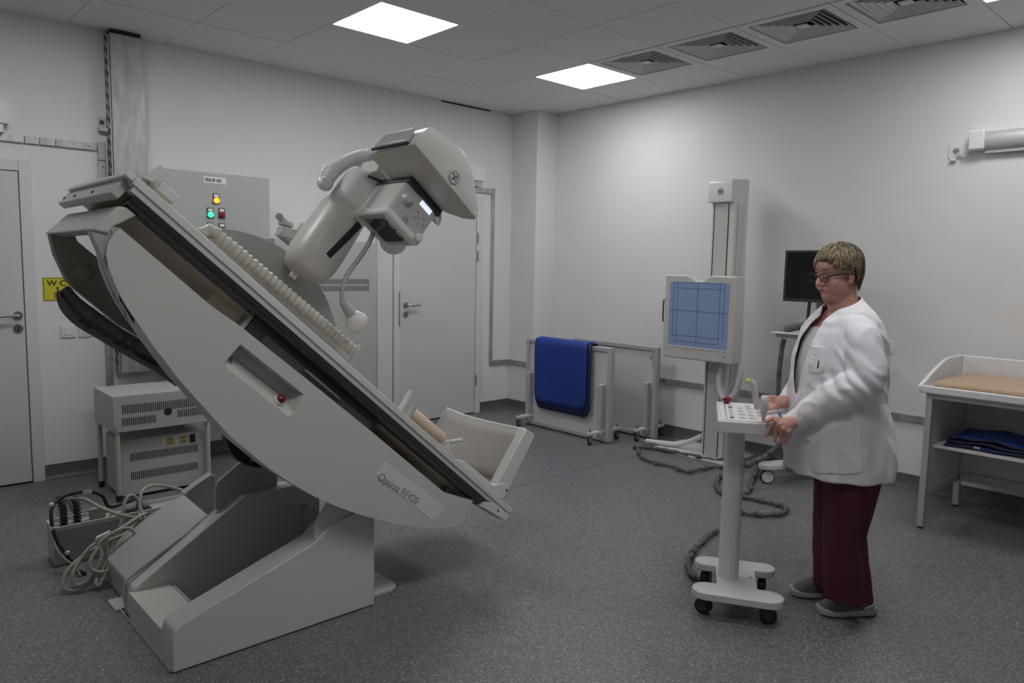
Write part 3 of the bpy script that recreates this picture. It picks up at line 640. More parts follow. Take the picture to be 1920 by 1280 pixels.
# --- column
YK = 3.23
cb, ct = ony(580, 500, YK), ony(684, 345, YK); AX = unit(ct-cb); PX_ = np.array([AX[2], 0, -AX[0]])
wl, wr = ony(540, 473, YK), ony(619, 512, YK); cw = abs((wr-wl)@PX_)/2
mid = (wl+wr)/2; cb = cb+PX_*((mid-cb)@PX_)
def sect(c, w, d, e=3.0, n=28):
    out = []
    for k in range(n):
        a = 2*math.pi*k/n; ca, sa = math.cos(a), math.sin(a)
        out.append(c+PX_*w*math.copysign(abs(ca)**(2/e), ca)+YY*d*math.copysign(abs(sa)**(2/e), sa))
    return out
L1 = float((ony(626, 372, YK)-cb)@AX); L2 = float((ony(668, 318, YK)-cb)@AX)
m = MB(); m.loft([sect(cb+AX*(-.055), cw*.55, .08, 2), sect(cb-AX*.035, cw*.85, .105, 2.2), sect(cb+AX*.01, cw*.98, .12, 2.6), sect(cb+AX*.07, cw, .125, 2.8), sect(cb+AX*L1*.95, cw*.93, .118, 2.8), sect(cb+AX*L1, cw*.88, .11, 2.8)])
m.build('tube_column', M_MACH, RT, ang=50, label='rounded grey tube column')
m = MB(); m.loft([sect(cb+AX*(L1-.02), cw*.84, .10, 2.6), sect(cb+AX*(L2-.02), cw*.78, .095, 2.6), sect(cb+AX*(L2), cw*.70, .085, 2.4)]); m.build('upper_column', M_CAP, RT, ang=50)
s0, s1 = ony(616, 480, YK-.128), ony(676, 420, YK-.128)
m = MB(); sd = unit(s1-s0); sn = np.array([sd[2], 0, -sd[0]]); 
m.prism([s0-sn*.016, s1-sn*.016, s1+sn*.016, s0+sn*.016], (0, .02, 0)); m.build('slot', M_DARK, RT, bevel=.004, label='long black slot in the column')
lk = ony(552, 514, 3.25); m = MB(); m.obox(lk, PX_*.018, YY*.006, AX*.02); m.build('lock_tab', M_WHITE, RT, bevel=.002); 
# --- tube head
YD = 2.81
fq = [ony(a, b, YD) for a, b in ((765, 335), (825, 399), (778, 462), (724, 397))]   # near face: top-left, top-right, bottom-right, bottom-left
HT = unit(fq[1]-fq[0]+fq[2]-fq[3]); HT[1] = 0; HN = np.array([-HT[2], 0, HT[0]]); fc = sum(fq)/4
cwid = (np.linalg.norm(fq[1]-fq[0])+np.linalg.norm(fq[2]-fq[3]))/4; chei = (np.linalg.norm(fq[0]-fq[3])+np.linalg.norm(fq[1]-fq[2]))/4
def hd(s, y_, n_): return fc+HT*s+HN*n_+YY*(y_-YD)
m = MB(); m.loft([[hd(-cwid, YD, -chei), hd(cwid, YD, -chei), hd(cwid, YD, chei), hd(-cwid, YD, chei)], [hd(-cwid, YD+.26, -chei), hd(cwid, YD+.26, -chei), hd(cwid, YD+.26, chei), hd(-cwid, YD+.26, chei)]])
col = m.build('collimator', M_CAP, RT, bevel=.02, seg=4, label='boxy pale collimator')
m = MB(); k1 = 1.04; m.loft([[hd(s*cwid*k1, YD-.012+yy_, n_) for s, yy_, n_ in ((-1, 0, -chei-.002), (1, 0, -chei-.002), (1, 0, -chei+.035), (-1, 0, -chei+.035))], [hd(s*cwid*k1, YD+.27, n_) for s, n_ in ((-1, -chei-.002), (1, -chei-.002), (1, -chei+.035), (-1, -chei+.035))]])
m.build('collimator_rim', M_WHITE, RT, bevel=.012, seg=3)
def wq(s0, s1, y0, y1, h0, h1): return [hd(s, y_, -chei-h) for h in (h0, h1) for s, y_ in ((s0, y0), (s1, y0), (s1, y1), (s0, y1))]
m = MB(); q = wq(-.075, .075, YD+.055, YD+.2, .001, .006); m.loft([q[:4], q[4:]]); m.build('exit_window', mat('window_glass_dark', (.03, .03, .035), .1, coat=.8), RT, label='dark glass exit window')
m = MB(); q = wq(-.10, .10, YD+.03, YD+.235, .0, .003); m.loft([q[:4], q[4:]]); m.build('window_bezel', M_MACH2, RT)
m = MB(); m.tube([hd(-.07, YD+.12, -chei-.0065), hd(.07, YD+.12, -chei-.0065)], .0006, 6); m.tube([hd(0, YD+.06, -chei-.0065), hd(0, YD+.195, -chei-.0065)], .0006, 6); m.build('crosshair', M_INK, RT)
m = MB()
for s in (-.055, 0., .055): m.cyl(hd(s, YD+.045, -chei-.003), hd(s, YD+.045, -chei-.006), .007, 12)
m.build('window_dot', M_INK, RT)
def face(s, n_, h): return hd(s, YD-h, n_)
def fbox(mb, s0, s1, n0, n1, h0, h1): return mb.obox((face(s0, n0, h0)+face(s1, n1, h1))/2, HT*(s1-s0)/2, YY*(h1-h0)/2, HN*(n1-n0)/2)
m = MB(); fbox(m, -.03, .088, -.03, .090, 0, .0025); m.build('control_plate', M_CAP, col, bevel=.001)
m = MB(); fbox(m, .0, .073, .054, .079, .002, .0045); m.build('display', M_LCD, col, label='glowing pale blue display')
m = MB()
for s, n_ in ((.02, .02), (.06, .02), (.02, -.012), (.05, -.02), (.08, -.008), (.035, .004)): m.cyl(face(s, n_, .002), face(s, n_, .006), .005, 10)
m.build('buttons', M_MACH2, col)
for s, n_ in ((-cwid*.62, .02), (cwid*.78, -chei*.72)):
    c0 = face(s, n_, .012); MB().tube([c0+YY*.02, c0, c0-YY*.018, c0-YY*.022], [.024, .024, .021, .016], 20).build('collimation_knob', M_CAP, RT)
c0 = face(-.01, -chei*.55, 0); MB().tube([c0, c0-YY*.004, c0-YY*.005], [.019, .019, .016], 20).build('push_button', M_MACH2, col)
MB().ell(ony(738, 450, 3.05), .075, .05, .07, 24, 16).build('rear_dome', M_HOSE, RT, ang=80, label='pale lavender dome under the collimator')
# housing over the x-ray tube: profile given along the head axes
def hp(a, b, h=0.0):
    p = onpl(a, b, hd(0, YD, chei+h), HN); return float((p-fc)@HT), float(p[1])
nz0 = chei+.012
cr0, cr1 = hp(782, 268, .012), hp(891, 412, .012)
YN = (cr0[1]+cr1[1])/2
farL = hp(690, 290, .012); b1 = hp(818, 436, .012); b2 = hp(802, 434, .012)
foot = [(cr0[0], YN), (cr0[0]+(cr1[0]-cr0[0])*.5, YN-.004), (cr1[0]-.02, YN), (cr1[0], YN+.02), (cr1[0]-.01, YN+.09), (cr1[0]-.05, YN+.17), (cr1[0]-.12, YN+.25), (b2[0]-.03, YN+.33), (farL[0]+.1, YN+.38), (farL[0], YN+.38)]
def topn(s):   # height of the hood above its lower edge
    u_ = (s-cr0[0])/(cr1[0]-cr0[0]); return max(.035, .125+.06*math.sin(math.pi*min(1, max(0, u_*.9)))-.115*max(0, u_-.35)**1.5*1.9)
sx0, sx1 = foot[0][0], max(p[0] for p in foot)
r0 = [fc+HT*s+HN*nz0+YY*(y_-YD) for s, y_ in foot]; cs = sum(p[0] for p in foot)/len(foot); cyy = sum(p[1] for p in foot)/len(foot)
def ringh(f, g): return [fc+HT*(cs+(s-cs)*g)+HN*(nz0+topn(s)*f)+YY*((cyy+(y_-cyy)*g)-YD) for s, y_ in foot]
def dens(fp_):  # subdivide footprint for a smooth hood
    out = []
    for i in range(len(fp_)):
        a, b = fp_[i], fp_[(i+1) % len(fp_)]
        for k in range(4): out.append((a[0]+(b[0]-a[0])*k/4, a[1]+(b[1]-a[1])*k/4))
    return out
foot = dens(foot)
m = MB(); m.loft([ringh(0, .985), ringh(.04, 1.0), ringh(.55, 1.0), ringh(.80, .985), ringh(.94, .95), ringh(1.0, .88), ringh(1.02, .6), ringh(1.02, .2)])
hs_ = m.build('tube_housing', M_MACH, RT, ang=32, label='smooth bullet-shaped tube housing')
# collar between collimator and housing
m = MB(); m.loft([[hd(s*cwid*1.05, y_, chei-.02) for s, y_ in ((-1, YD-.02), (1, YD-.02), (1, YD+.27), (-1, YD+.27))], [hd(s*cwid*1.02, y_, nz0+.01) for s, y_ in ((-1, YD-.015), (1, YD-.015), (1, YD+.26), (-1, YD+.26))]]); m.build('collar', M_CHAR, RT, bevel=.01)
# open rear end with a grey inner cover
e0 = cr0[0]-.001; iy0, iy1 = YN+.05, YN+.33
m = MB(); m.loft([[fc+HT*e0+HN*(nz0+.012)+YY*(iy0-YD), fc+HT*e0+HN*(nz0+.012)+YY*(iy1-YD), fc+HT*e0+HN*(nz0+.10)+YY*(iy1-.02-YD), fc+HT*e0+HN*(nz0+.105)+YY*(iy0+.03-YD)],
                  [fc+HT*(e0-.012)+HN*(nz0+.018)+YY*(iy0+.01-YD), fc+HT*(e0-.012)+HN*(nz0+.018)+YY*(iy1-.01-YD), fc+HT*(e0-.012)+HN*(nz0+.092)+YY*(iy1-.03-YD), fc+HT*(e0-.012)+HN*(nz0+.097)+YY*(iy0+.035-YD)]])
m.build('end_cover', M_MACH2, RT, bevel=.006, label='darker grey inset end cover')
m = MB(); p0, p1 = fc+HT*(e0-.004)+HN*(nz0+.006)+YY*(iy0-YD), fc+HT*(e0-.004)+HN*(nz0+.006)+YY*(iy1-YD); m.tube([p0, p1], .006, 8); m.build('gap', M_DARK, RT)
# emblem on the housing: disc with ring and swirls
def emblem(parent, c, ex, ey, r, ink, pale):
    nr = unit(np.cross(ex, ey)); 
    MB().prism([p for p in circ(c, ex, ey, r, 36)], -nr*.0012 if (nr@(_O-c)) < 0 else nr*.0012).build('emblem_disc', pale, parent, label='round monogram emblem')
    up = nr if nr@(_O-c) > 0 else -nr; c = c+up*.0016; m = MB()
    m.tube([c+r*.90*(math.cos(a)*ex+math.sin(a)*ey) for a in np.linspace(0, 2*math.pi, 40)], r*.05, 6)
    for k in range(4):
        a0 = k*math.pi/2+.5; m.tube([c+r*(.72-.12*math.sin(3*u_))*(math.cos(a0+u_*1.2)*ex+math.sin(a0+u_*1.2)*ey) for u_ in np.linspace(0, 1, 8)], [r*.015+r*.055*math.sin(math.pi*u_) for u_ in np.linspace(0, 1, 8)], 6)
    def loop(cx0, cy0, rr, a0, a1, w): m.tube([c+r*((cx0+rr*math.cos(a))*ex+(cy0+rr*.9*math.sin(a))*ey) for a in np.linspace(a0, a1, 16)], w*r, 6)
    loop(-.22, .14, .20, .5, 6.0, .055); loop(-.12, -.28, .17, -2.2, 2.95, .05); loop(.24, -.08, .23, .0, 5.3, .055); loop(.2, .25, .15, -.6, 3.55, .05)
    m.tube([c+r*(.02*ex-.08*ey), c+r*(.47*ex-.02*ey)], r*.03, 6); m.tube([c+r*(-.02*ex+.2*ey), c+r*(.02*ex-.35*ey)], r*.03, 6)
    m.build('emblem_mark', ink, parent)
pe = ony(851, 333, YN-.004)
emblem(RT, pe-YY*.003, HT, HN, .030, M_CHAR, M_CAP)
# white hose looping from the housing round the column
path = [ony(706, 289, 3.1), ony(690, 290, 3.12), ony(672, 294, 3.13), ony(650, 303, 3.13), ony(632, 316, 3.13), ony(618, 331, 3.13), ony(611, 345, 3.15), ony(607, 340, 3.25), ony(613, 322, 3.31), ony(632, 308, 3.35), ony(660, 300, 3.35), ony(690, 300, 3.35)]
corrugated(MB(), path, .030, .0135, .0028, 14, 12).build('ribbed_hose', M_HOSE, RT, ang=60, label='white ribbed hose loop')
m = MB(); m.tube([ony(691, 330, 3.05), ony(716, 341, 3.05)], .008, 8); m.build('link_rod', M_CHAR, RT)
m = MB(); m.obox(ony(712, 318, 3.2), HT*.05, YY*.12, HN*.07); m.build('head_mount', M_CAP, RT, bevel=.01)
# compression cone on its curved arm
y_ = 3.05
m = MB(); m.tube(smooth_path([ony(a, b, y_) for a, b in ((700, 436), (690, 459), (670, 489), (652, 514), (643, 535), (641, 560), (643, 575))], 6), .0115, 10); arm = m.build('cone_arm', M_MACH2, RT)
m = MB(); m.tube([ony(643, 566, y_), ony(652, 580, y_), ony(668, 600, y_)], [.016, .024, .034], 18); m.build('cone_neck', M_MACH2, RT, ang=50)
d_ = unit(ony(650, 605, y_)-ony(680, 588, y_)); cc = ony(668, 602, y_); ax_ = unit(np.array([-.45, 0, -.9]))
m = MB(); m.tube([cc-ax_*.045, cc-ax_*.03, cc, cc+ax_*.03, cc+ax_*.05], [.03, .047, .052, .043, .03], 24); m.build('cone_head', M_WHITE, RT, ang=50, label='white rounded compression cone')
# accessories on the table
m = MB(); p = [ony(a, b, 2.77) for a, b in ((300, 308), (330, 332), (317, 349), (292, 345), (268, 332))]; m.prism(p, (0, .012, 0)); m.build('hand_grip_plate', M_CAP, RT, bevel=.002)
kc = ony(304, 349, 2.71); MB().tube([kc-YY*.01, kc+YY*.012], .028, 20).build('grip_knob', M_MACH, RT, bevel=.004)
m = MB(); kk = ony(312, 362, 2.7); m.obox(kk, T*.035, YY*.02, NN*.018); m.build('grip_clamp', M_CAP, RT, bevel=.004)
r0_, r1_ = ony(768, 770, 2.67), ony(830, 823, 2.67); MB().tube([r0_, r0_+(r1_-r0_)*.04, r0_+(r1_-r0_)*.96, r1_], [.022, .027, .027, .022], 22).build('padded_roll', M_ROLL, RT, ang=40, label='beige padded roll')
MB().cyl(ony(771, 733, 2.65), ony(749, 771, 2.65), .0145, 16).build('accessory_post', M_CAP, RT, label='pale round post'); 
m = MB(); m.obox(ony(765, 772, 2.67), NN*.035, YY*.03, T*.008); m.build('roll_bracket', M_MACH2, RT, bevel=.002)
m = MB(); m.tube([ony(835, 829, 2.67), ony(846, 827, 2.65), ony(866, 824, 2.65)], [.007, .008, .009], 10); m.build('clamp_lever', M_CAP, RT)
m = MB(); m.obox(ony(840, 836, 2.67), T*.022, YY*.02, NN*.022); m.build('roll_bracket', M_CAP, RT, bevel=.003); m = MB(); m.cyl(ony(845, 834, 2.65), ony(845, 834, 2.69), .016, 14); m.build('clamp_knob', M_MACH, RT)
MB().cyl(ony(676, 647, 3.27), ony(654, 682, 3.27), .012, 12).build('accessory_post', M_CAP, RT)
# beige clamp with paddles standing beside the column
yk = 3.45
m = MB(); m.obox(ony(537, 450, yk), PX_*.055, YY*.03, AX*.008); m.build('clamp_base', M_MACH2, RT, bevel=.003)
m = MB(); m.cyl(ony(533, 446, yk), ony(536, 426, yk), .042, 22); m.build('clamp_body', M_CAP, RT, bevel=.006)
m = MB(); m.cyl(ony(535, 424, yk), ony(537, 415, yk), .036, 22); m.build('clamp_cap', M_CAP, RT, bevel=.005)
m = MB(); m.obox(ony(530, 412, yk), PX_*.035, YY*.02, AX*.010); m.build('clamp_paddle', M_CAP, RT, bevel=.006)
m = MB(); m.cyl(ony(524, 406, yk-.02), ony(524, 406, yk+.02), .018, 16); m.build('clamp_knob', M_MACH2, RT, bevel=.003)
m = MB(); m.obox(ony(557, 432, yk), PX_*.01, YY*.02, AX*.045); m.build('clamp_arm', M_CAP, RT, bevel=.003)
# --- foot board
FB = [ony(a, b, YC) for a, b in ((987, 804), (1001, 813), (1003, 818), (947, 934), (930, 914), (935, 902))]
MB().prism(FB, (0, .055, 0)).build('foot_board_bar', M_CAP, RT, bevel=.006)
MB().prism([ony(a, b, YC-.005) for a, b in ((855, 862), (873, 865), (926, 910), (948, 905), (955, 915), (944, 936), (930, 928))], (0, .05, 0)).build('foot_board_bracket', M_CAP, RT, bevel=.004)
bb = ony(950, 919, YC-.006); MB().cyl(bb, bb+YY*.004, .006, 10).build('bolt', M_CHAR, RT)
f0, f1 = ony(985, 806, YC+.03), ony(936, 902, YC+.03); wid = .65; g = MB(); rows = []; fd = unit(f1-f0); fl = float(np.linalg.norm(f1-f0))
for i in range(13):
    w_ = i/12; sag = .035*max(0, w_-.72)/.28*0; row = []
    for k in range(6):
        p = f0+fd*fl*(k/5)+YY*wid*w_-fd*(.03*math.sin(math.pi*w_)*-.35+.03*max(0, w_-.75)); row.append(p)
    rows.append(row)
g.add([p for r_ in rows for p in r_], [(i*6+k, i*6+k+1, (i+1)*6+k+1, (i+1)*6+k) for i in range(12) for k in range(5)])
g.build('foot_board', M_FOOTB, RT, solid=.012, label='large grey foot board plate')
m = MB(); m.tube([r_[0]-fd*.002 for r_ in rows], .008, 8); m.build('foot_board_edge', M_CAP, RT)
m = MB(); q0 = f0+YY*(wid-.01)+T*.012; m.prism([q0, q0+T*.03, q0+T*.03+fd*fl, q0+fd*fl], (0, .04, 0)); m.build('foot_board_bar', M_CAP, RT, bevel=.004)

# --- connector box with its leads at the rear left
cbx = thing('connector_box', 'long low grey connector box on the floor behind the wedge base', 'connector box', (1.1, 4.07, 0))
zc_ = .195; m = MB(); m.box(.730, 1.43, 4.02, 4.17, .002, zc_-.02); m.build('housing', M_MACH2, cbx, bevel=.004)
m = MB(); m.box(.728, 1.43, 4.018, 4.028, zc_-.02, zc_); m.box(.728, 1.43, 4.164, 4.172, zc_-.02, zc_); m.box(.728, .736, 4.028, 4.164, zc_-.02, zc_); m.build('rim', M_CAP, cbx)
for xx in (.79, .85): 
    corrugated(MB(), [(xx, 4.1, zc_-.02), (xx, 4.105, zc_+.06), (xx-.012, 4.12, zc_+.125)], .017, .017, .004, 12).build('cable_gland', M_CHAR, cbx, ang=70)
m = MB(); m.box(.905, .975, 4.08, 4.12, zc_-.02, zc_+.035); m.build('serial_plug', M_BCORD, cbx, bevel=.004)
m = MB(); m.box(1.07, 1.19, 4.07, 4.12, zc_-.02, zc_-.006); m.build('socket_plate', M_CHAR, cbx)
m = MB(); m.tube([(1.14, 4.1, zc_-.02), (1.14, 4.1, zc_+.02), (1.135, 4.1, zc_+.06)], [.018, .016, .012], 12); m.build('power_plug', M_BLACK, cbx)
m = MB(); m.tube(circ((1.025, 4.09, zc_-.015), (1, 0, 0), (0, 1, 0), .03, 16), .005, 6); m.build('socket_ring', M_BCORD, cbx)
def cord(name, label, pts, r, m_, parent=None, k=8):
    P = smooth_path(pts, k)
    for p in P: p[2] = max(p[2], r+.002)
    o = MB().tube(P, r, 8).build(name, m_, parent, ang=80)
    if parent is None: tag(o, label, 'cable')
    return o
yb_ = 3.97
bc_ = cord('cable', 'black cable looping out of the connector box and round its left end', [(1.135, 4.1, zc_+.05), ony(208, 950, 4.08), ony(192, 930, 4.08), ony(165, 921, 4.08), ony(125, 928, 4.07), ony(101, 945, 4.04), ony(96, 970, 4), ony(105, 1010, 3.96), ony(125, 1040, 3.92), ony(145, 1072, 3.88), ony(160, 1085, 3.82)], .0085, M_BLACK)
MB().obox(ony(164, 922, 4.065), (.02, 0, 0), (0, .002, 0), (0, 0, .010)).build('cable_tag', M_LABEL, bc_, label='white cable tag')
for k, a in enumerate((ony(97, 946, 4.035), ony(98, 990, 3.98), ony(126, 1036, 3.92))): MB().tube([a-np.array([0, 0, .007]), a+np.array([0, 0, .007])], .011, 10).build('tape_band', M_LABEL, bc_)
cords = [
 ('beige cable arching from the left gland towards the machine base', [(.838, 4.12, zc_+.12), ony(135, 934, 4.1), ony(160, 936, 4.02), ony(190, 952, 3.92), ony(225, 965, 3.84), ony(260, 972, 3.82)], .0085),
 ('beige cable with a tall arch behind the coil', [ony(206, 1040, 3.84), ony(225, 990, 3.88), ony(233, 945, 3.92), ony(243, 929, 3.94), ony(257, 935, 3.94), ony(262, 955, 3.92), ony(262, 975, 3.86)], .0085),
 ('beige cable rising in a wide arch beside the rear cover', [ony(272, 972, 3.87), ony(263, 950, 3.92), ony(266, 922, 3.97), ony(285, 910, 4.02), ony(315, 912, 4.07), ony(350, 922, 4.02), ony(362, 930, 3.92)], .0085),
 ('thin beige cable from the serial plug', [(.94, 4.1, zc_+.03), ony(140, 960, 4.1), ony(128, 940, 4.12), ony(112, 935, 4.1), ony(97, 955, 4.06), ony(96, 990, 4), ony(110, 1035, 3.92), ony(140, 1062, 3.86), ony(152, 1082, 3.82)], .0045),
]
for l_, p_, r_ in cords: cord('cable', l_, p_, r_, M_BCORD)
coil = [(262, 975, 3.82), (235, 1000, 3.8), (200, 1015, 3.78), (165, 1035, 3.76), (135, 1060, 3.72), (119, 1085, 3.69), (124, 1105, 3.66), (150, 1104, 3.64), (180, 1080, 3.66), (196, 1055, 3.68), (200, 1030, 3.72), (190, 1016, 3.74), (170, 1025, 3.72), (150, 1050, 3.7), (137, 1075, 3.67), (140, 1096, 3.65), (160, 1092, 3.64), (182, 1066, 3.65), (190, 1040, 3.67), (186, 1020, 3.69),
        (210, 1000, 3.7), (240, 990, 3.7), (255, 1005, 3.68), (248, 1030, 3.66), (225, 1055, 3.64), (195, 1072, 3.63), (172, 1068, 3.64), (170, 1050, 3.66), (182, 1030, 3.68), (205, 1005, 3.72), (235, 985, 3.76), (258, 970, 3.8), (275, 962, 3.82)]
cord('cable', 'tangled coil of beige cable lying against the rear cover', [ony(a, b, y_) for a, b, y_ in coil], .0088, M_BCORD, k=6)
coil2 = [(250, 985, 3.77), (225, 1015, 3.72), (196, 1062, 3.66), (180, 1088, 3.62), (186, 1098, 3.6), (196, 1080, 3.62), (212, 1045, 3.66), (236, 1008, 3.72), (262, 985, 3.77), (282, 968, 3.82), (300, 957, 3.88)]
cord('cable', 'second beige cable looped through the coil', [ony(a, b, y_) for a, b, y_ in coil2], .0078, M_BCORD)
m = MB(); a, b = ony(180, 1010, 3.74), ony(205, 998, 3.72); m.obox((a+b)/2, (b-a)/2, (0, .01, 0), (0.003, 0, .008)); tag(m.build('cable_tie_strip', M_LABEL), 'pale flat tie strip on the beige coil', 'strip')
# ================================================================= MOBILE LEAD SCREENS AND BLUE APRON

def lead_screen(x, ya, yb, h, label, sticker=False):
    t = thing('mobile_screen', label, 'screen', (x, (ya+yb)/2, 0), group='mobile white lead screens')
    w = .055
    MB().box(x+.018, x+w-.012, ya+.02, yb-.02, .03, h-.02).build('panel', M_PANEL, t)
    for q_ in ((x, x+w, ya, ya+.035, .012, h-.003), (x, x+w, yb-.035, yb, .012, h-.003)): MB().box(*q_).build('side_frame', M_ALU, t, bevel=.003)
    MB().box(x, x+w, ya+.035, yb-.035, h-.038, h-.003).build('top_frame', M_ALU, t, bevel=.003); MB().box(x, x+w, ya+.035, yb-.035, .015, .045).build('bottom_frame', M_ALU, t, bevel=.003)
    for y in (ya+.075, yb-.075):
        u = MB().box(x-.045, x-.001, y-.018, y+.018, .05, .50).build('upright', M_ALU, t, bevel=.003)
        MB().box(x-.047, x+.001, y-.02, y+.02, .50, .504).build('cap', M_WHITE, u)
        f = MB().box(x-.17, x+w+.17, y-.022, y+.022, .085, .108).build('foot_bar', M_CAP, t, bevel=.003)
        for xx in (x-.15, x+w+.15):
            MB().cyl((xx, y, .105), (xx, y, .135), .008, 10).build('threaded_pin', M_CHROME, f)
            c_ = MB(); c_.box(xx-.018, xx+.018, y-.014, y-.010, .02, .07); c_.box(xx-.018, xx+.018, y+.010, y+.014, .02, .07); c_.box(xx-.018, xx+.018, y-.014, y+.014, .066, .086); c_.build('caster_fork', M_CHROME, t)
            wl_ = MB().cyl((xx, y-.009, .024), (xx, y+.009, .024), .024, 18).build('caster_wheel', M_BLACK, t, bevel=.003)
    if sticker: MB().box(x-.001, x+.0005, ya+.05, ya+.075, h-.13, h-.07).build('sticker', M_LABEL, t); MB().box(x-.002, x-.0005, ya+.058, ya+.067, h-.122, h-.078).build('sticker_mark', M_INK, t)
    return t
lead_screen(4.80, 3.962, 4.99, .822, 'front mobile white screen on casters with the blue apron over it')
lead_screen(5.225, 3.80, 4.785, .820, 'rear mobile white screen on casters, behind the apron screen', True)
# apron folded over the first screen
ap = thing('lead_apron', 'royal blue radiation apron draped over the front mobile screen', 'apron', (4.82, 4.45, .3), group='blue radiation aprons')
def apron_sheet(x, ya, yb, ztop, zbot, rc, name, m_, lab, flare=.0, back=.22):
    n = 20; rows = []
    for i in range(n+1):
        f = i/n; y = ya+(yb-ya)*f
        d = min(y-ya, yb-y); zb = zbot
        if d < rc: zb = zbot+rc-math.sqrt(max(0, rc*rc-(rc-d)**2))
        row = [(4.80+.055+.012, ztop-back), (4.80+.055+.012, ztop-.01), (4.80+.045, ztop+.004), (4.80+.01, ztop+.004), (x+.002, ztop-.008)]
        k = 14; yc_ = (ya+yb)/2
        for j in range(1, k+1):
            g = j/k; z = (ztop-.008)*(1-g)+zb*g
            row.append((x-.004*math.sin(g*3.0+f*2)-.002*math.sin(f*7+g*2), z))
        rows.append([(xx, yc_+(y-yc_)*(1+(flare*min(1, max(0, (ztop-zz)/.15)) if xx < 4.81 else 0)), zz) for xx, zz in row])
    L_ = len(rows[0]); m = MB(); m.add([p for r_ in rows for p in r_], [(i*L_+k, i*L_+k+1, (i+1)*L_+k+1, (i+1)*L_+k) for i in range(n) for k in range(L_-1)])
    return m.build(name, m_, ap, ang=80, solid=.007, label=lab)
ay0, ay1 = onx(1103, 720, 4.78)[1], onx(1006, 720, 4.78)[1]
apron_sheet(4.772, ay0-.022, ay1-.006, .835, onx(1060, 775, 4.77)[2], .075, 'inner_layer', M_BLUE2, 'navy inner layer with black edge', flare=.04)
apron_sheet(4.758, ay0+.012, ay1-.002, .842, onx(1060, 763, 4.76)[2], .075, 'outer_layer', M_BLUE, 'royal blue outer layer', flare=.03)
# a small ring-shaped castor lock on the floor plate of the left foot
# ================================================================= WALL-SIDE DETECTOR STAND
ST = thing('detector_stand', 'grey floor column with a square detector box, near the right wall', 'x-ray stand', (5.18, 3.12, 0))
x0, ya, yb_ = 5.085, 3.035, 3.24
MB().box(x0, x0+.20, ya+.005, yb_-.005, .0, 2.01).build('column', M_CAP, ST, bevel=.006)
for y in (yb_-.028, ya+.052): MB().box(x0-.001, x0+.004, y-.004, y+.004, .02, 2.0).build('groove', M_DARK, ST)
MB().box(x0-.006, x0, ya+.055, yb_-.038, .02, 2.0).build('front_slide', M_MACH, ST, bevel=.002)
MB().box(x0+.05, x0+.14, ya-.004, ya+.005, .02, 2.0).build('side_profile', M_MACH, ST, bevel=.003)
cp = [(x0-.03, 2.008), (x0-.03, 2.152), (x0-.022, 2.170), (x0-.008, 2.180), (x0+.215, 2.195), (x0+.215, 2.008)]
MB().prism([(x, 3.048, z) for x, z in cp], (0, .208, 0)).build('top_cap', M_CAP, ST, bevel=.006, seg=3)
emblem(ST, np.array([x0-.031, onx(1351, 359, x0-.031)[1], onx(1351, 359, x0-.031)[2]]), np.array([0, -1., 0]), np.array([0, 0, 1.]), .026, M_CHAR, M_CAP)
dx = 4.87; by0, by1, bz0, bz1 = 2.868, 3.494, .797, 1.449
bx = []
for y in np.linspace(by0, by1, 25):
    u_ = (y-(by0+by1)/2)/.115; bx.append((dx, y, bz1-(.045*(1+math.cos(math.pi*u_))/2 if abs(u_) < 1 else 0)))
MB().prism(bx+[(dx, by1, bz0), (dx, by0, bz0)], (.13, 0, 0)).build('detector_box', M_MACH, ST, bevel=.012, seg=3)
MB().box(dx+.12, dx+.175, by0+.02, by1-.02, bz0+.02, bz1-.05).build('detector_back', M_CAP, ST, bevel=.01)
MB().box(dx+.17, x0+.001, 3.05, 3.21, .95, 1.25).build('carriage', M_CAP, ST, bevel=.006)
cq = [onx(a, b, dx-.001) for a, b in ((1256.6, 528), (1368, 530), (1362, 656.7), (1252.7, 645.3))]
py0, py1 = (cq[1][1]+cq[2][1])/2, (cq[0][1]+cq[3][1])/2; pz0, pz1 = (cq[2][2]+cq[3][2])/2, (cq[0][2]+cq[1][2])/2
fp = MB().box(dx-.003, dx, py0, py1, pz0, pz1).build('front_plate', M_PLATE, ST, bevel=.001, label='pale blue front plate with alignment lines')
MB().box(dx-.005, dx, py0, py1, pz0-.010, pz0-.001).build('plate_lip', M_WHITE, ST)
ml = MB(); pw, ph = py1-py0, pz1-pz0
def ln(u0, v0, u1, v1):
    a = (py1-pw*u0, pz1-ph*v0); b = (py1-pw*u1, pz1-ph*v1); w_ = .0013
    ml.box(dx-.0036, dx-.003, min(a[0], b[0])-w_, max(a[0], b[0])+w_, min(a[1], b[1])-w_, max(a[1], b[1])+w_)
for u0, v0, u1, v1 in ((0, .45, 1, .45), (.49, 0, .49, 1), (.07, .015, .93, .015), (.07, .10, .93, .10), (.07, .015, .07, .84), (.93, .015, .93, .84), (.14, .015, .14, .93), (.86, .015, .86, .93), (.07, .84, .93, .84), (.14, .93, .86, .93)): ln(u0, v0, u1, v1)
ml.build('alignment_lines', M_INK, fp)
c_ = np.array([dx, by0+.07, bz0+.055]); MB().cyl(c_-np.array([.004, 0, 0]), c_+np.array([.001, 0, 0]), .015, 18).build('lock', M_LABEL, ST); MB().box(dx-.006, dx-.0035, by0+.066, by0+.074, bz0+.046, bz0+.064).build('keyhole', M_DARK, ST)
hz0, hz1 = onx(1238, 601, dx+.05)[2], onx(1238, 562, dx+.05)[2]
MB().tube(smooth_path([(dx+.05, by1-.005, hz1), (dx+.05, by1+.03, hz1), (dx+.05, by1+.042, hz1-.015), (dx+.05, by1+.042, hz0+.015), (dx+.05, by1+.03, hz0), (dx+.05, by1-.005, hz0)], 4), .006, 8).build('side_handle', M_CHAR, ST)
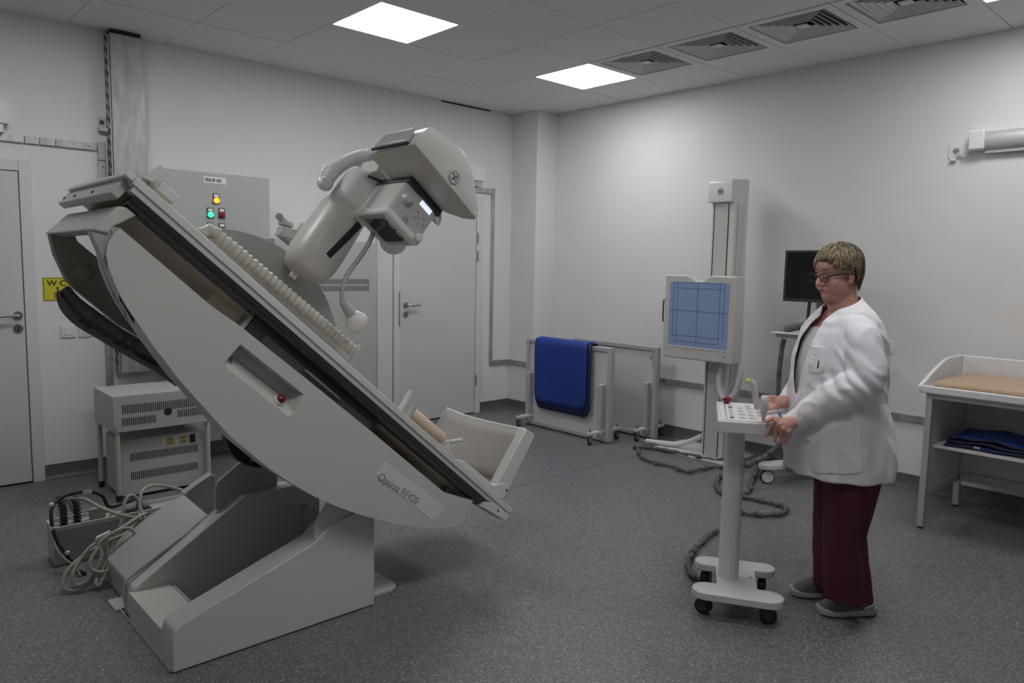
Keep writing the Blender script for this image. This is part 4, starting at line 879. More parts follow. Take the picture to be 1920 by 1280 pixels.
m = MB(); pts = [onx(a, b, 4.99) for a, b in ((1356, 683), (1349, 705), (1349, 730), (1357, 748), (1366, 750), (1377, 738), (1385, 715), (1388, 683))]
corrugated(m, pts, .021, .013, .0018, 12, 12).build('ribbed_hose', M_HOSE, ST, ang=60)
MB().prism([(4.96, 2.95, .001), (4.96, 3.62, .001), (5.40, 3.62, .001), (5.40, 2.95, .001)], (0, 0, .018)).build('floor_plate', M_CAP, ST, bevel=.003)
MB().tube(smooth_path([(5.12, 3.25, .16), (5.12, 3.35, .10), (5.10, 3.47, .050), (5.06, 3.62, .040), (5.02, 3.73, .040)], 6), .021, 12).build('cable_conduit', M_HOSE, ST)
MB().tube([(5.02, 3.72, .040), (5.01, 3.77, .034)], .012, 8).build('yellow_lead', mat('lead_yellow', (.35, .28, .10), .5), ST)
# ================================================================= GREY SLEEVED CABLES ON THE FLOOR
def sleeve(label, pts, r=.022, k=8, m_=M_SLEEVE):
    P = smooth_path(pts, k); R = [max(.005, .72*r*(1+.22*math.sin(i*1.9)+.18*math.sin(i*.73+1))) for i in range(len(P))]
    P = [p+np.array([.006*math.sin(i*1.3), .006*math.cos(i*1.7), 0]) for i, p in enumerate(P)]
    for i, p in enumerate(P): p[2] = max(p[2], R[i]+.001)
    o = MB().tube(P, R, 9).build('sleeved_cable', m_, ang=80); return tag(o, label, 'cable')
def fl(*px): return [onz(a, b, .02) for a, b in px]
sleeve('grey fabric sleeved cable running from the stand base to the console', fl((1188, 838), (1212, 838), (1240, 842), (1290, 852), (1340, 862), (1395, 862)), .020)
sleeve('grey sleeved cable sagging in a loop in front of the stand', fl((1196, 842), (1204, 856), (1225, 866), (1262, 874), (1288, 884), (1310, 880), (1340, 875), (1375, 877), (1398, 868)), .017)
sleeve('grey sleeved cable curling in a flat loop right of the console pole', fl((1390, 930), (1420, 936), (1452, 944), (1473, 950), (1470, 960), (1440, 965), (1400, 962), (1372, 957)), .019)
sleeve('grey sleeved cable rising from the loops towards the monitor cart', [onx(1400, 872, 4.60), onx(1418, 864, 4.68), onx(1440, 852, 4.76), onx(1455, 838, 4.84), onx(1468, 826, 4.90)], .026)
sleeve('thin grey sleeved cable crossing the loops behind the console pole', fl((1352, 890), (1344, 905), (1350, 922), (1382, 926), (1402, 922), (1412, 898), (1425, 872), (1450, 856)), .018)
sleeve('grey sleeved cable curving under the left end of the console base', fl((1345, 992), (1322, 1010), (1302, 1030), (1291, 1052), (1293, 1072), (1312, 1086), (1335, 1090)), .018)
# ================================================================= CONSOLE TROLLEY
e1 = np.array([.535, -.845, 0]); e2 = np.array([.845, .535, 0]); PC = np.array([2.925, 1.690, 0]); UZ = np.array([0, 0, 1.])
TR = thing('control_console', 'white control console on a round pole and four black casters, before the woman', 'control console', PC)
def tp(a, b, z=0.): return PC+e1*a+e2*b+UZ*z
c4 = [onz(1299, 1147), onz(1446, 1167), onz(1437, 1100), onz(1308, 1083)]
def stadium(a, b, r, z0, z1, n=10):
    d = unit(b-a); q = np.array([-d[1], d[0], 0]); pts = []
    for k in range(n+1): t_ = math.pi/2+math.pi*k/n; pts.append(a+r*(math.cos(t_)*d+math.sin(t_)*q)+UZ*z0)
    for k in range(n+1): t_ = -math.pi/2+math.pi*k/n; pts.append(b+r*(math.cos(t_)*d+math.sin(t_)*q)+UZ*z0)
    return MB().prism(pts, (0, 0, z1-z0))
zp0, zp1 = .085, .118
na, nb = onz(1325, 1101, zp1), onz(1442, 1118, zp1); fa, fb = onz(1325, 1050, zp1), onz(1430, 1063, zp1)
for v in (na, nb, fa, fb): v[2] = 0
stadium(na, nb, .062, zp0, zp1).build('base_bar', M_CAP, TR, bevel=.004); stadium(fa, fb, .055, zp0, zp1).build('base_bar', M_CAP, TR, bevel=.004)
u1 = unit(nb-na); mN, mF = (na+nb)/2, (fa+fb)/2; 
MB().prism([mN-u1*.085+UZ*(zp0+.001), mN+u1*.085+UZ*(zp0+.001), mF+u1*.085+UZ*(zp0+.001), mF-u1*.085+UZ*(zp0+.001)], (0, 0, zp1-zp0-.0015)).build('base_bridge', M_CAP, TR)
sc = onz(1407, 1083, zp1); MB().cyl(sc, sc+UZ*.003, .006, 10).build('screw', M_CHROME, TR)
MB().tube([PC+UZ*zp1, PC+UZ*(zp1+.004), PC+UZ*.819], [.047, .045, .043], 36).build('pole', M_CAP, TR, ang=50)
wd = unit(np.array([.3, -.9, 0])); 
for c_, dr in zip((na-u1*.01, nb-u1*.0, fb, fa), ((.2, -1), (.55, -.85), (-.9, -.4), (.95, .1))):
    d = unit(np.array([dr[0], dr[1], 0])); ax = np.array([-d[1], d[0], 0])
    cc = c_+UZ*.036+d*.0; cas = MB().tube([cc-ax*.017, cc-ax*.014, cc+ax*.014, cc+ax*.017], [.029, .036, .036, .029], 24).build('caster', M_BLACK, TR, ang=50)
    m = MB(); m.tube([cc-ax*.019, cc+ax*.019], .020, 16); m.build('hub', M_CHAR, cas); MB().cyl(c_+UZ*.06, c_+UZ*.088, .014, 10).build('stem', M_CHAR, cas)
    MB().obox(cc+UZ*.026, d*.024, ax*.010, UZ*.012).build('fork', M_BLACK, cas, bevel=.006)
# console head
zt_ = .87; h0 = onz(1346, 788, zt_); h1 = onz(1342.6, 752, zt_); E2 = unit(h1-h0); dpt = np.linalg.norm(h1-h0); E1 = np.array([E2[1], -E2[0], 0]); wdt = .30
def cp_(u_, v_, z=0.): return h0+E1*(u_*wdt)+E2*(v_*dpt)+UZ*z
MB().prism([cp_(0, 0, -.052), cp_(1, 0, -.052), cp_(1, 1, -.052), cp_(0, 1, -.052)], (0, 0, .052)).build('console_body', M_CAP, TR, bevel=.006, seg=3)
MB().prism([cp_(.05, .04, .0), cp_(.97, .04, .0), cp_(.97, .96, .0), cp_(.05, .96, .0)], (0, 0, .0025)).build('key_panel', M_WHITE, TR, bevel=.001)
MB().tube([cp_(.12, .05, .003), cp_(.12, .95, .003)], .0012, 5).build('panel_seam', M_DARK, TR)
rnd = random.Random(5)
def flat(u0, v0, w_, d_, h_=.0035): return MB().prism([cp_(u0, v0, .002), cp_(u0+w_, v0, .002), cp_(u0+w_, v0+d_, .002), cp_(u0, v0+d_, .002)], (0, 0, h_-.002+.0015))
for i in range(7): flat(.17, .12+i*.105, .055, .045).build('key', M_CHAR if i in (0, 5) else M_MACH, TR)
for i in range(3):
    for j in range(5):
        if rnd.random() < .85: flat(.30+i*.13, .14+j*.155, .06+.03*rnd.random(), .07, .0036).build('key', mat('key_grey', (.50, .50, .48), .5), TR)
flat(.86, .30, .035, .22, .0034).build('status_strip', mat('blue_print', (.06, .13, .42), .5), TR)
e_ = cp_(.16, .88, .003); MB().tube([e_, e_+UZ*.012, e_+UZ*.014, e_+UZ*.026, e_+UZ*.03], [.012, .012, .020, .021, .015], 20).build('stop_button', M_RED, TR, label='red emergency stop button')
# two joysticks
j1 = onz(1421, 760, zt_+.02); pth = [j1-UZ*.018, onpl(1417, 745, j1, E2), onpl(1414, 730, j1, E2), onpl(1412, 720, j1, E2), onpl(1406, 714, j1, E2)]
MB().tube(smooth_path(pth, 5), [.014]*16+[.015]*5, 12).build('joystick', M_MACH2, TR, label='tall grey joystick grip')
y1 = onpl(1402, 714, j1, E2); MB().ell(y1, .013, .013, .013, 12, 8).build('trigger_button', mat('trigger_yellow', (.55, .52, .12), .4), TR, label='yellow thumb button')
j2 = onz(1431, 789, zt_+.01); top2 = onpl(1434, 741, j2, E2); axj = unit(top2-j2)
rg = []
for f, w_, d_ in ((0, .007, .007), (.15, .008, .010), (.3, .014, .016), (.6, .017, .020), (.85, .017, .020), (.97, .013, .015), (1.0, .007, .008)):
    c_ = j2+(top2-j2)*f; sd = unit(E1); rg.append([c_+sd*w_*math.cos(a)+E2*d_*math.sin(a) for a in np.linspace(0, 2*math.pi, 16, endpoint=False)])
MB().loft(rg).build('joystick', M_CAP, TR, ang=60, label='pale paddle joystick')
# ================================================================= MONITOR CART BEHIND THE WOMAN
CT = thing('monitor_cart', 'white trolley with a keyboard shelf and caster base behind the woman', 'cart', (5.1, 2.4, 0))
zs = 1.045; MB().box(4.93, 5.30, 2.17, 2.60, zs-.018, zs+.012).build('shelf', M_CAP, CT, bevel=.010, seg=3)
MB().box(4.86, 4.95, 2.20, 2.58, zs+.012, zs+.022).build('keyboard_tray', M_CAP, CT, bevel=.004)
MB().box(5.11, 5.20, 2.28, 2.38, .14, 1.30).build('mast', M_MACH2, CT, bevel=.006)
mn = thing('monitor', 'black flat monitor, switched off, standing above the cart behind the woman', 'monitor', (5.02, 2.37, 1.3))
MB().box(5.0, 5.035, 2.16, 2.570, 1.282, 1.641).build('bezel', M_CHAR, mn, bevel=.004)
MB().box(4.9985, 5.0005, 2.177, 2.552, 1.305, 1.626).build('screen', M_SCREEN, mn, label='dark glossy screen')
m = MB(); m.box(5.035, 5.11, 2.29, 2.37, 1.30, 1.42); m.tube([(5.03, 2.385, 1.29), (5.03, 2.395, 1.06)], .012, 8); m.build('stand_neck', M_CHAR, mn)
for (xa, ya_, xb_, yb2) in ((4.80, 2.51, 5.15, 2.35), (5.15, 2.35, 5.36, 2.62), (5.15, 2.35, 5.30, 2.05)):
    a, b = np.array([xa, ya_, 0]), np.array([xb_, yb2, 0]); stadium(a, b, .06, .105, .145).build('base_leg', M_CAP, CT, bevel=.008)
    ww_ = unit(b-a) if xa == 4.80 else unit(a-b); c0 = a if xa == 4.80 else b; ax = unit(np.array([.68, .73, 0]))
    cs_ = MB().tube([c0+UZ*.05-ax*.016, c0+UZ*.05+ax*.016], .05, 24).build('caster', M_BLACK, CT, bevel=.006); m = MB(); m.tube([c0+UZ*.05-ax*.020, c0+UZ*.05+ax*.020], .041, 24); m.build('wheel_cover', M_WHITE, cs_)
    MB().cyl(c0+UZ*.095, c0+UZ*.12, .018, 10).build('stem', M_CHAR, cs_)
o = MB().tube(smooth_path([onx(1470, 636, 4.90), onx(1466, 655, 4.90), onx(1461, 700, 4.90), onx(1460, 740, 4.90), onx(1464, 790, 4.90), onx(1469, 826, 4.86), onx(1475, 860, 4.86), onx(1480, 885, 4.86)], 8), .017, 9).build('sleeved_cable', M_SLEEVE, ang=80); tag(o, 'grey sleeved cable hanging down from the cart shelf', 'cable')
m = MB(); m.tube(smooth_path([(4.97, 2.52, zs+.036), (4.97, 2.44, zs+.060), (4.98, 2.34, zs+.078), (5.0, 2.26, zs+.06)], 6), .024, 10); tag(m.build('cloth_bundle', M_SLEEVE, ang=80), 'dark grey bundled cable cover lying on the cart shelf', 'cable cover')
# ================================================================= CHANGING TABLE
xl, xr_ = 4.652, 5.32; yl = 1.478; yr = .0; zt2 = .812
CH = thing('changing_table', 'white changing table on aluminium legs with a raised rim and lower shelf', 'changing table', (5.0, .75, 0))
for (lx, ly) in ((xl, yl-.035), (xr_-.035, yl-.035), (xl, yr), (xr_-.035, yr)):
    lg = MB().box(lx, lx+.035, ly, ly+.035, .012, zt2).build('leg', M_ALU, CH, bevel=.002); MB().cyl((lx+.017, ly+.017, 0), (lx+.017, ly+.017, .014), .015, 12).build('foot', M_BLACK, lg)
MB().box(xl+.036, xr_-.036, yl-.026, yl-.016, .21, zt2-.035).build('side_panel', M_PANEL, CH)
MB().box(xl+.036, xr_-.036, yl-.033, yl-.003, .18, .212).build('cross_rail', M_ALU, CH); MB().box(xl+.004, xl+.034, yr+.036, yl-.036, zt2-.034, zt2-.002).build('cross_rail', M_ALU, CH)
MB().box(xr_-.05, xr_-.02, yr+.036, yl-.036, .18, .235).build('cross_rail', M_ALU, CH); MB().box(xr_-.026, xr_-.016, yr+.036, yl-.036, .235, zt2-.035).build('back_panel', M_PANEL, CH)
MB().box(xl+.10, xr_-.03, yr+.02, yl-.028, .474, .492).build('shelf', M_WHITE, CH, bevel=.002, label='white lower shelf')
# moulded tray with a curved raised rim
zt3 = zt2; bx0, bx1, bya, byb = xl-.035, xr_+.02, yr-.1, yl+.035
def rimh(x): return zt3+.045+.125*max(0, min(1, (x-bx0-.05)/.38))**.75
MB().box(bx0+.01, bx1-.01, bya, byb-.012, zt3, zt3+.022).build('tray', M_WHITE, CH, bevel=.004)
# left rim (toward the room) rising to the back, front lip and high back
pl = [(bx0, zt3-.004), (bx0, zt3+.04)]+[(x, rimh(x)) for x in np.linspace(bx0+.02, bx1, 12)]+[(bx1, zt3-.004)]
MB().prism([(x, byb-.018, z) for x, z in pl], (0, .022, 0)).build('end_rim', M_WHITE, CH, bevel=.006, seg=3)
MB().box(bx0, bx0+.022, bya, byb-.018, zt3-.002, zt3+.042).build('front_lip', M_WHITE, CH, bevel=.008, seg=3)
MB().box(bx1-.022, bx1, bya, byb-.018, zt3, rimh(bx1)-.001).build('back_rim', M_WHITE, CH, bevel=.008, seg=3)
md = thing('changing_mat', 'tan vinyl mat lying in the changing table tray', 'mat', (5.0, .7, zt3+.02))
g = MB(); g.prism([(bx0+.05, byb-.06, zt3+.023), (bx1-.05, byb-.05, zt3+.023), (bx1-.05, bya+.04, zt3+.023), (bx0+.05, bya+.04, zt3+.023)], (0, 0, .042)); g.build('pad', M_TAN, md, bevel=.018, seg=4)
MB().tube([(bx0+.05, byb-.06, zt3+.044), (bx0+.05, bya+.04, zt3+.044)], .003, 6).build('seam', M_TAN, md)
# folded aprons on the shelf
def folded(label, x0_, x1_, y0_, y1_, z, layers, cols, tilt=0):
    t_ = thing('folded_apron', label, 'apron', ((x0_+x1_)/2, (y0_+y1_)/2, z), group='blue radiation aprons')
    for k in range(layers):
        i = k*.012; n = 10; rows = []
        for a in range(n+1):
            row = []
            for b in range(7):
                x = x0_+i*.7+(x1_-x0_-i*1.2)*b/6; y = y0_+i+(y1_-y0_-2*i)*a/n
                row.append((x+.006*math.sin(a*1.3+k), y, z+.008+k*.019+.004*math.sin(a*1.1+b*.9+k*2)+.016*math.sin(math.pi*a/n)*(k+1)/layers+tilt*(b/6)))
            rows.append(row)
        m_ = MB(); m_.add([p for r_ in rows for p in r_], [(a*7+b, a*7+b+1, (a+1)*7+b+1, (a+1)*7+b) for a in range(n) for b in range(6)])
        m_.build('layer', cols[k % len(cols)], t_, ang=80, solid=.014)
        m_ = MB(); m_.tube([r_[0] for r_ in rows], .006, 6); m_.tube(rows[-1], .006, 6); m_.tube(rows[0], .006, 6); m_.build('binding', M_BLACK, t_, ang=80)
    return t_
A1 = folded('folded navy radiation apron on the shelf, left of the pair', xl+.12, xl+.50, .985, 1.40, .493, 3, [M_BLUE, M_BLUE2])
MB().obox((xl+.118, 1.23, .512), (.001, 0, 0), (0, .016, 0), (0, 0, .006)).build('label', M_CAB, A1)
A2 = folded('folded blue radiation apron on the shelf, right of the pair', xl+.12, xl+.50, .40, .97, .493, 3, [M_BLUE, M_BLUE2])
# ================================================================= THE WOMAN
WP = np.array([3.186, 1.36, 0.0]); FWH = unit(np.array([math.cos(YAW), math.sin(YAW), 0])); LFT = np.array([-math.sin(YAW), math.cos(YAW), 0]); CAMW = -FWH
def w(u_, v_, off=0.0): return onpl(u_, v_, WP+CAMW*off, FWH)
def topx(p):
    q = _M @ (np.array(p)-_O); return CX+F_PX*q[0]/q[2], CY+F_PX*q[1]/q[2]
def yawdir(deg): a = math.radians(deg); return math.cos(a)*LFT+math.sin(a)*CAMW
BF = yawdir(15); BS = yawdir(105)          # body forward, body left side (towards the lens)
PE = thing('person', 'woman with short blond hair, glasses, white coat and burgundy trousers at the console', 'person', WP)
M_SKIN = mat('skin', (.56, .30, .245), .5, var=.08, scale=14, bump=.1, bscale=300)
M_COAT = mat('white_coat_cloth', (.80, .785, .84), .75, var=.015, bump=.25, bscale=500)
M_SHIRT = mat('white_shirt_cloth', (.56, .55, .58), .8, var=.02)
M_TROU = mat('burgundy_cloth', (.066, .006, .017), .8, var=.12, bump=.2, bscale=400)
M_SHOE = mat('shoe_grey_mesh', (.10, .103, .10), .8, var=.15, scale=60, bump=.3, bscale=500)
M_SOLE = mat('shoe_sole_grey', (.34, .345, .345), .6)
def ring(c, f, s, rf, rs, n=28, e=2.3, rb=None, tilt=0.0):
    out = []
    for k in range(n):
        a = 2*math.pi*k/n; ca, sa = math.cos(a), math.sin(a); r_ = rf if ca > 0 or rb is None else rb
        out.append(c+f*r_*math.copysign(abs(ca)**(2/e), ca)+s*rs*math.copysign(abs(sa)**(2/e), sa)+np.array([0, 0, tilt*ca]))
    return out
def limb(mb, pts, rr, n=16, k=4):
    P = smooth_path(pts, k); R = np.interp(np.linspace(0, len(pts)-1, len(P)), range(len(pts)), rr)
    a = P[0]+(P[0]-P[1])/max(1e-6, np.linalg.norm(P[0]-P[1]))*R[0]*.6; b = P[-1]+(P[-1]-P[-2])/max(1e-6, np.linalg.norm(P[-1]-P[-2]))*R[-1]*.6
    return mb.tube([a]+P+[b], [R[0]*.6]+list(R)+[R[-1]*.6], n)
def fuse(mb, name, voxel, m_, smooth=4, wr=None, parent=PE, label=None, cut=None, keep_mod=None):
    me = mb.mesh(name, wloc(parent)); o = bpy.data.objects.new(name, me); COL.objects.link(o)
    r = o.modifiers.new('r', 'REMESH'); r.mode = 'VOXEL'; r.voxel_size = voxel
    if smooth: s_ = o.modifiers.new('s', 'SMOOTH'); s_.factor = .6; s_.iterations = smooth
    dg = bpy.context.evaluated_depsgraph_get(); m2 = bpy.data.meshes.new_from_object(o.evaluated_get(dg)); o.modifiers.clear(); o.data = m2; m2.name = name
    off = wloc(parent)
    if wr:
        m2.calc_normals() if hasattr(m2, 'calc_normals') else None
        nn = [v.normal.copy() for v in m2.vertices]
        for v, n_ in zip(m2.vertices, nn): v.co = v.co+n_*wr(v.co+off, n_)
    if cut:
        bm = bmesh.new(); bm.from_mesh(m2); dl = [f for f in bm.faces if cut(f.calc_center_median()+off, f.normal)]
        bmesh.ops.delete(bm, geom=dl, context='FACES')
        for _i in range(16):
            bv = [(v, sum((e.other_vert(v).co for e in v.link_edges if e.is_boundary), Vector())/max(1, sum(1 for e in v.link_edges if e.is_boundary))) for v in bm.verts if v.is_boundary]
            for v, c in bv: v.co = v.co*.5+c*.5
        bm.to_mesh(m2); bm.free()
    for p in m2.polygons: p.use_smooth = True; p.material_index = 0
    m2.materials.clear(); m2.materials.append(m_); o.parent = parent
    if label: o['label'] = label
    return o
# torso outline: v, front u, back u, half width across
TOR = [(545, 1574, 1613, .055), (560, 1563, 1617, .062), (570, 1553, 1624, .088), (584, 1540, 1634, .130), (600, 1525, 1643, .162), (620, 1510, 1650, .178), (645, 1499, 1655, .186), (680, 1488, 1658, .190), (715, 1484, 1656, .194), (745, 1482, 1654, .202), (785, 1480, 1662, .216), (825, 1480, 1667, .226), (862, 1480, 1665, .230), (888, 1480, 1658, .228), (903, 1482, 1652, .224)]
def torso_rings(shrink=0.0, stop=15):
    R_ = []
    for v_, uf, ub, rs in TOR[:stop]:
        c = w((uf+ub)/2, v_, 0); hw = (ub-uf)/2/F_PX*float((c-_O)@_fw)
        rf = math.sqrt(max(.0004, hw*hw-(rs*.26)**2))/.966*.955
        R_.append(ring(c, BF, BS, rf-shrink, rs-shrink, 32, 2.25))
    return R_
sh_n, sh_f = w(1614, 634, .150), w(1556, 624, -.165)
el_n, el_f = w(1623, 712, .225), w(1514, 704, -.205)
wr_n, wr_f = w(1489, 791, .10), w(1477, 752, -.085)
# ---- head
HC = w(1570, 515, 0); hyaw = yawdir(20); hs_ax = yawdir(110); tl_ = math.radians(9)
hx = unit(hyaw*math.cos(tl_)-UZ*math.sin(tl_)); hz = unit(UZ*math.cos(tl_)+hyaw*math.sin(tl_)); hy = hs_ax; HSC = .94
def H(x, y, z): return HC+(hx*x+hy*y+hz*z)*HSC
RH = np.array([hx, hy, hz]).T
bd = MB()
def he(c, r, n=18): bd.ell(H(*c), r[0]*HSC, r[1]*HSC, r[2]*HSC, n, n//2+2, RH)
he((-.012, 0, .045), (.100, .080, .090), 24); he((.028, 0, -.012), (.066, .064, .088), 24); he((.045, 0, .045), (.052, .062, .052))
for s in (-1, 1):
    he((.032, s*.032, -.036), (.054, .042, .044)); he((.058, s*.033, -.022), (.028, .025, .022)); he((.020, s*.040, -.062), (.045, .032, .030))
    he((.079, s*.026, .030), (.013, .022, .007)); he((-.006, s*.079, -.008), (.017, .007, .030)); he((.002, s*.077, -.030), (.010, .007, .012))
    he((.099, s*.0115, -.028), (.010, .0075, .0075)); he((.080, s*.030, .006), (.0095, .017, .009))
he((.064, 0, -.086), (.025, .028, .022)); he((.022, 0, -.042), (.064, .066, .062)); he((.028, 0, -.098), (.052, .050, .030)); he((.070, 0, -.050), (.022, .030, .022))
bd.tube([H(.084, 0, .028), H(.094, 0, .008), H(.106, 0, -.012), H(.112, 0, -.023), H(.104, 0, -.031)], [.006, .0075, .0095, .0115, .008], 12)
he((.089, 0, -.048), (.010, .026, .0055)); he((.087, 0, -.0585), (.009, .023, .006))
limb(bd, [H(-.012, 0, -.03), H(-.015, 0, -.085), w(1583, 585, 0), w(1590, 612, 0)], [.062, .060, .064, .085])
bd.loft(torso_rings(.034, 13))
for s_, e_, x_ in ((sh_n, el_n, wr_n), (sh_f, el_f, wr_f)): limb(bd, [s_, (s_+e_)/2, e_, (e_+x_)/2, x_], [.052, .048, .042, .038, .029])
# legs
leg_n = [w(1604, 880, .09), w(1592, 985, .10), w(1592, 1060, .105), onz(1592, 1146, .0)+UZ*.13]; leg_f = [w(1572, 880, -.09), w(1562, 985, -.09), w(1560, 1055, -.09), onz(1562, 1115, .0)+UZ*.13]
for L_ in (leg_n, leg_f): limb(bd, L_, [.095, .065, .055, .036])
# hands: back of the hand, then five separate fingers each
def finger(pts, r0): limb(bd, pts, np.linspace(r0, r0*.78, len(pts)), 10, 4)
NF = h0-E2*.0135   # plane just outside the near face of the console
def nf(a, b, o=0.0): return onpl(a, b, NF-E2*o, E2)
offk = float((WP-onz(1456, 789, .892))@FWH); kn = [w(1455, 789, offk), w(1461, 796, offk+.012), w(1468, 804, offk+.020), w(1476, 810, offk+.022)]
pc_ = (kn[0]+kn[3]+wr_n)/3
bd.tube([wr_n+(wr_n-pc_)*.3, wr_n, pc_, (kn[0]+kn[1]+kn[2]+kn[3])/4], [.027, .027, .031, .024], 14)
for k in range(4): limb(bd, [wr_n*.55+pc_*.45, kn[k]], [.018, .0125], 10)
for k, (a, b) in enumerate((((1444, 801), (1435.5, 819)), ((1454, 812), (1453, 828)), ((1464, 819), (1465, 832)), ((1475, 821), (1474, 831)))):
    p1, p2 = nf(*a, .004+.004*k), nf(*b, .002*k); finger([kn[k], kn[k]*.5+p1*.5+UZ*.003, p1, (p1+p2)/2-E2*.002, p2], (.0092, .0096, .0094, .0082)[k])
th = [wr_n*.55+kn[0]*.45, onz(1457, 786, .895), onz(1447, 785, .888), onz(1436, 790, .884)]; limb(bd, th, [.015, .0115, .0098, .0085], 10)
# far hand closing round the paddle joystick
fo = lambda a, b, z: onz(a, b, z)
kf = [onz(1452, 745, .945), onz(1453, 751, .93), onz(1455, 758, .915), onz(1458, 764, .90)]
pf_ = (kf[0]+kf[3]+wr_f)/3; limb(bd, [wr_f, pf_, (kf[1]+kf[2])/2], [.027, .030, .022])
for k in range(4): limb(bd, [pf_, kf[k]], [.017, .012], 10)
tips = [(1441, 744), (1437, 752), (1438, 760), (1441, 767)]
for k in range(4):
    q1 = onz(*tips[k], (.945, .928, .912, .897)[k]); finger([kf[k], kf[k]*.5+q1*.5+E2*.008, q1+E2*.004, q1-E1*.012-E2*.006], .0100)
finger([pf_, onz(1447, 764, .905), onz(1434, 762, .905), onz(1424, 760, .905)], .0108)
body = fuse(bd, 'body', .0038, M_SKIN, 4)
# facial details
def hp_(name, pts, r, m_, label=None, parent=PE, n=8): return MB().tube(pts, r, n).build(name, m_, parent, ang=80, label=label)
M_LIP = mat('lip', (.30, .085, .075), .45); M_BROW = mat('brow_hair', (.16, .10, .06), .7); M_EYEW = mat('eye_white', (.6, .56, .54), .25)
for s in (-1, 1):
    e = MB().ell(H(.0805, s*.030, .0035), .0105, .0115, .0085, 14, 10, RH).build('eye', M_EYEW, PE, ang=80)
    MB().ell(H(.0895, s*.0305, .001), .0025, .0048, .0052, 12, 8, RH).build('iris', M_CHAR, e, ang=80)
    hp_('eyelid', [H(.083, s*.018, .004), H(.0915, s*.026, .0105), H(.090, s*.036, .0105), H(.079, s*.044, .004)], .0028, M_SKIN)
    hp_('eyebrow', [H(.094, s*.014, .036), H(.094, s*.028, .041), H(.080, s*.046, .037)], [.0022, .003, .0014], M_BROW)
hp_('lips', [H(.084, -.025, -.054), H(.0975, -.009, -.0505), H(.0975, 0, -.0515), H(.0975, .009, -.0505), H(.084, .025, -.054)], [.001, .0028, .0030, .0028, .001], M_LIP)
hp_('lips', [H(.084, -.022, -.0565), H(.0955, 0, -.0585), H(.084, .022, -.0565)], [.001, .0042, .001], M_LIP)
# glasses
gl = MB()
def lens_loop(s, ox=.0):
    pts = []
    for k in range(28):
        a = 2*math.pi*k/28; ca, sa = math.cos(a), math.sin(a); x_ = .026*math.copysign(abs(ca)**.7, ca); z_ = .0185*math.copysign(abs(sa)**.75, sa)
        pts.append(H(.107-.0045*abs(x_)/.026*(1 if x_*s > 0 else .2), s*.032+x_, .002+z_))
    return pts
for s in (-1, 1): lp = lens_loop(s); gl.tube(lp+[lp[0]], .0015, 6)
gls = gl.build('glasses_frame', M_CHAR, PE, ang=80, label='dark framed glasses')
for s in (-1, 1):
    top_ = [p for p in lens_loop(s)][1:14]; hp_('rim_top', top_, .0026, M_BLACK, parent=gls, n=6)
    MB().tube([H(.103, s*.058, .012), H(.085, s*.068, .013), H(.04, s*.081, .012), H(.0, s*.086, .008), H(-.018, s*.084, -.004)], [.0045, .0042, .003, .0025, .002], 6).build('temple', M_BLACK, gls, ang=80)
hp_('bridge', [H(.107, -.007, .008), H(.111, 0, .010), H(.107, .007, .008)], .002, M_BLACK, parent=gls)
mg = bpy.data.materials.new('lens_glass'); mg.use_nodes = True; nt = mg.node_tree; b_ = nt.nodes['Principled BSDF']; b_.inputs['Base Color'].default_value = (.85, .88, .95, 1); b_.inputs['Roughness'].default_value = .03; b_.inputs['Transmission Weight'].default_value = 1.0; b_.inputs['IOR'].default_value = 1.05
for s in (-1, 1):
    lp = lens_loop(s); MB().prism(lp, hx*.0012).build('lens', mg, gls)
# ---- hair
hm = MB(); hcap = MB()
rnd = random.Random(11); mats_h = []
def scalp(th_, ph, k=1.0):   # th from the crown, ph around (0 = front)
    return (-.014+.104*k*math.sin(th_)*math.cos(ph), .085*k*math.sin(th_)*math.sin(ph), .046+.089*k*math.cos(th_))
def limit(ph):   # how far down the hair reaches
    a = abs((ph+math.pi) % (2*math.pi)-math.pi); return np.interp(a, [0, .5, .95, 1.25, 1.60, 1.9, 2.4, math.pi], [1.08, 1.20, 1.46, 1.70, 1.60, 2.05, 2.38, 2.42])
vs, fs = [], []; NU, NV = 48, 16
for j in range(NV+1):
    for i in range(NU):
        ph = 2*math.pi*i/NU; t_ = limit(ph)*j/NV*.97; x_, y_, z_ = scalp(t_, ph, 1.0)
        if t_ > 1.55 and math.cos(ph) < .25: x_, y_, z_ = scalp(t_ if t_ < 1.9 else 1.9+(t_-1.9)*.35, ph, 1.0); z_ -= .074*(t_-1.55); x_ *= 1-.16*max(0, t_-1.9); y_ *= 1-.3*max(0, t_-1.9)
        g = 1+.03*math.sin(i*2.1+j*.9); vs.append(H(x_*g, y_*g, z_))
fs = [(j*NU+i, (j+1)*NU+i, (j+1)*NU+(i+1) % NU, j*NU+(i+1) % NU) for j in range(NV) for i in range(NU)]
hcap.add(vs, fs); 
M_HD = mat('hair_root_brown', (.075, .058, .040), .6, var=.3, scale=60); M_HB = mat('hair_blond', (.36, .29, .165), .5, var=.25, scale=80); M_HM = mat('hair_dark_blond', (.20, .155, .085), .5, var=.25, scale=80)
cap_o = hcap.build('hair', M_HD, PE, ang=80, solid=.006, label='short layered blond hair with dark roots')
me = bpy.data.meshes.new('hair_strands'); V, Fc, MI = [], [], []
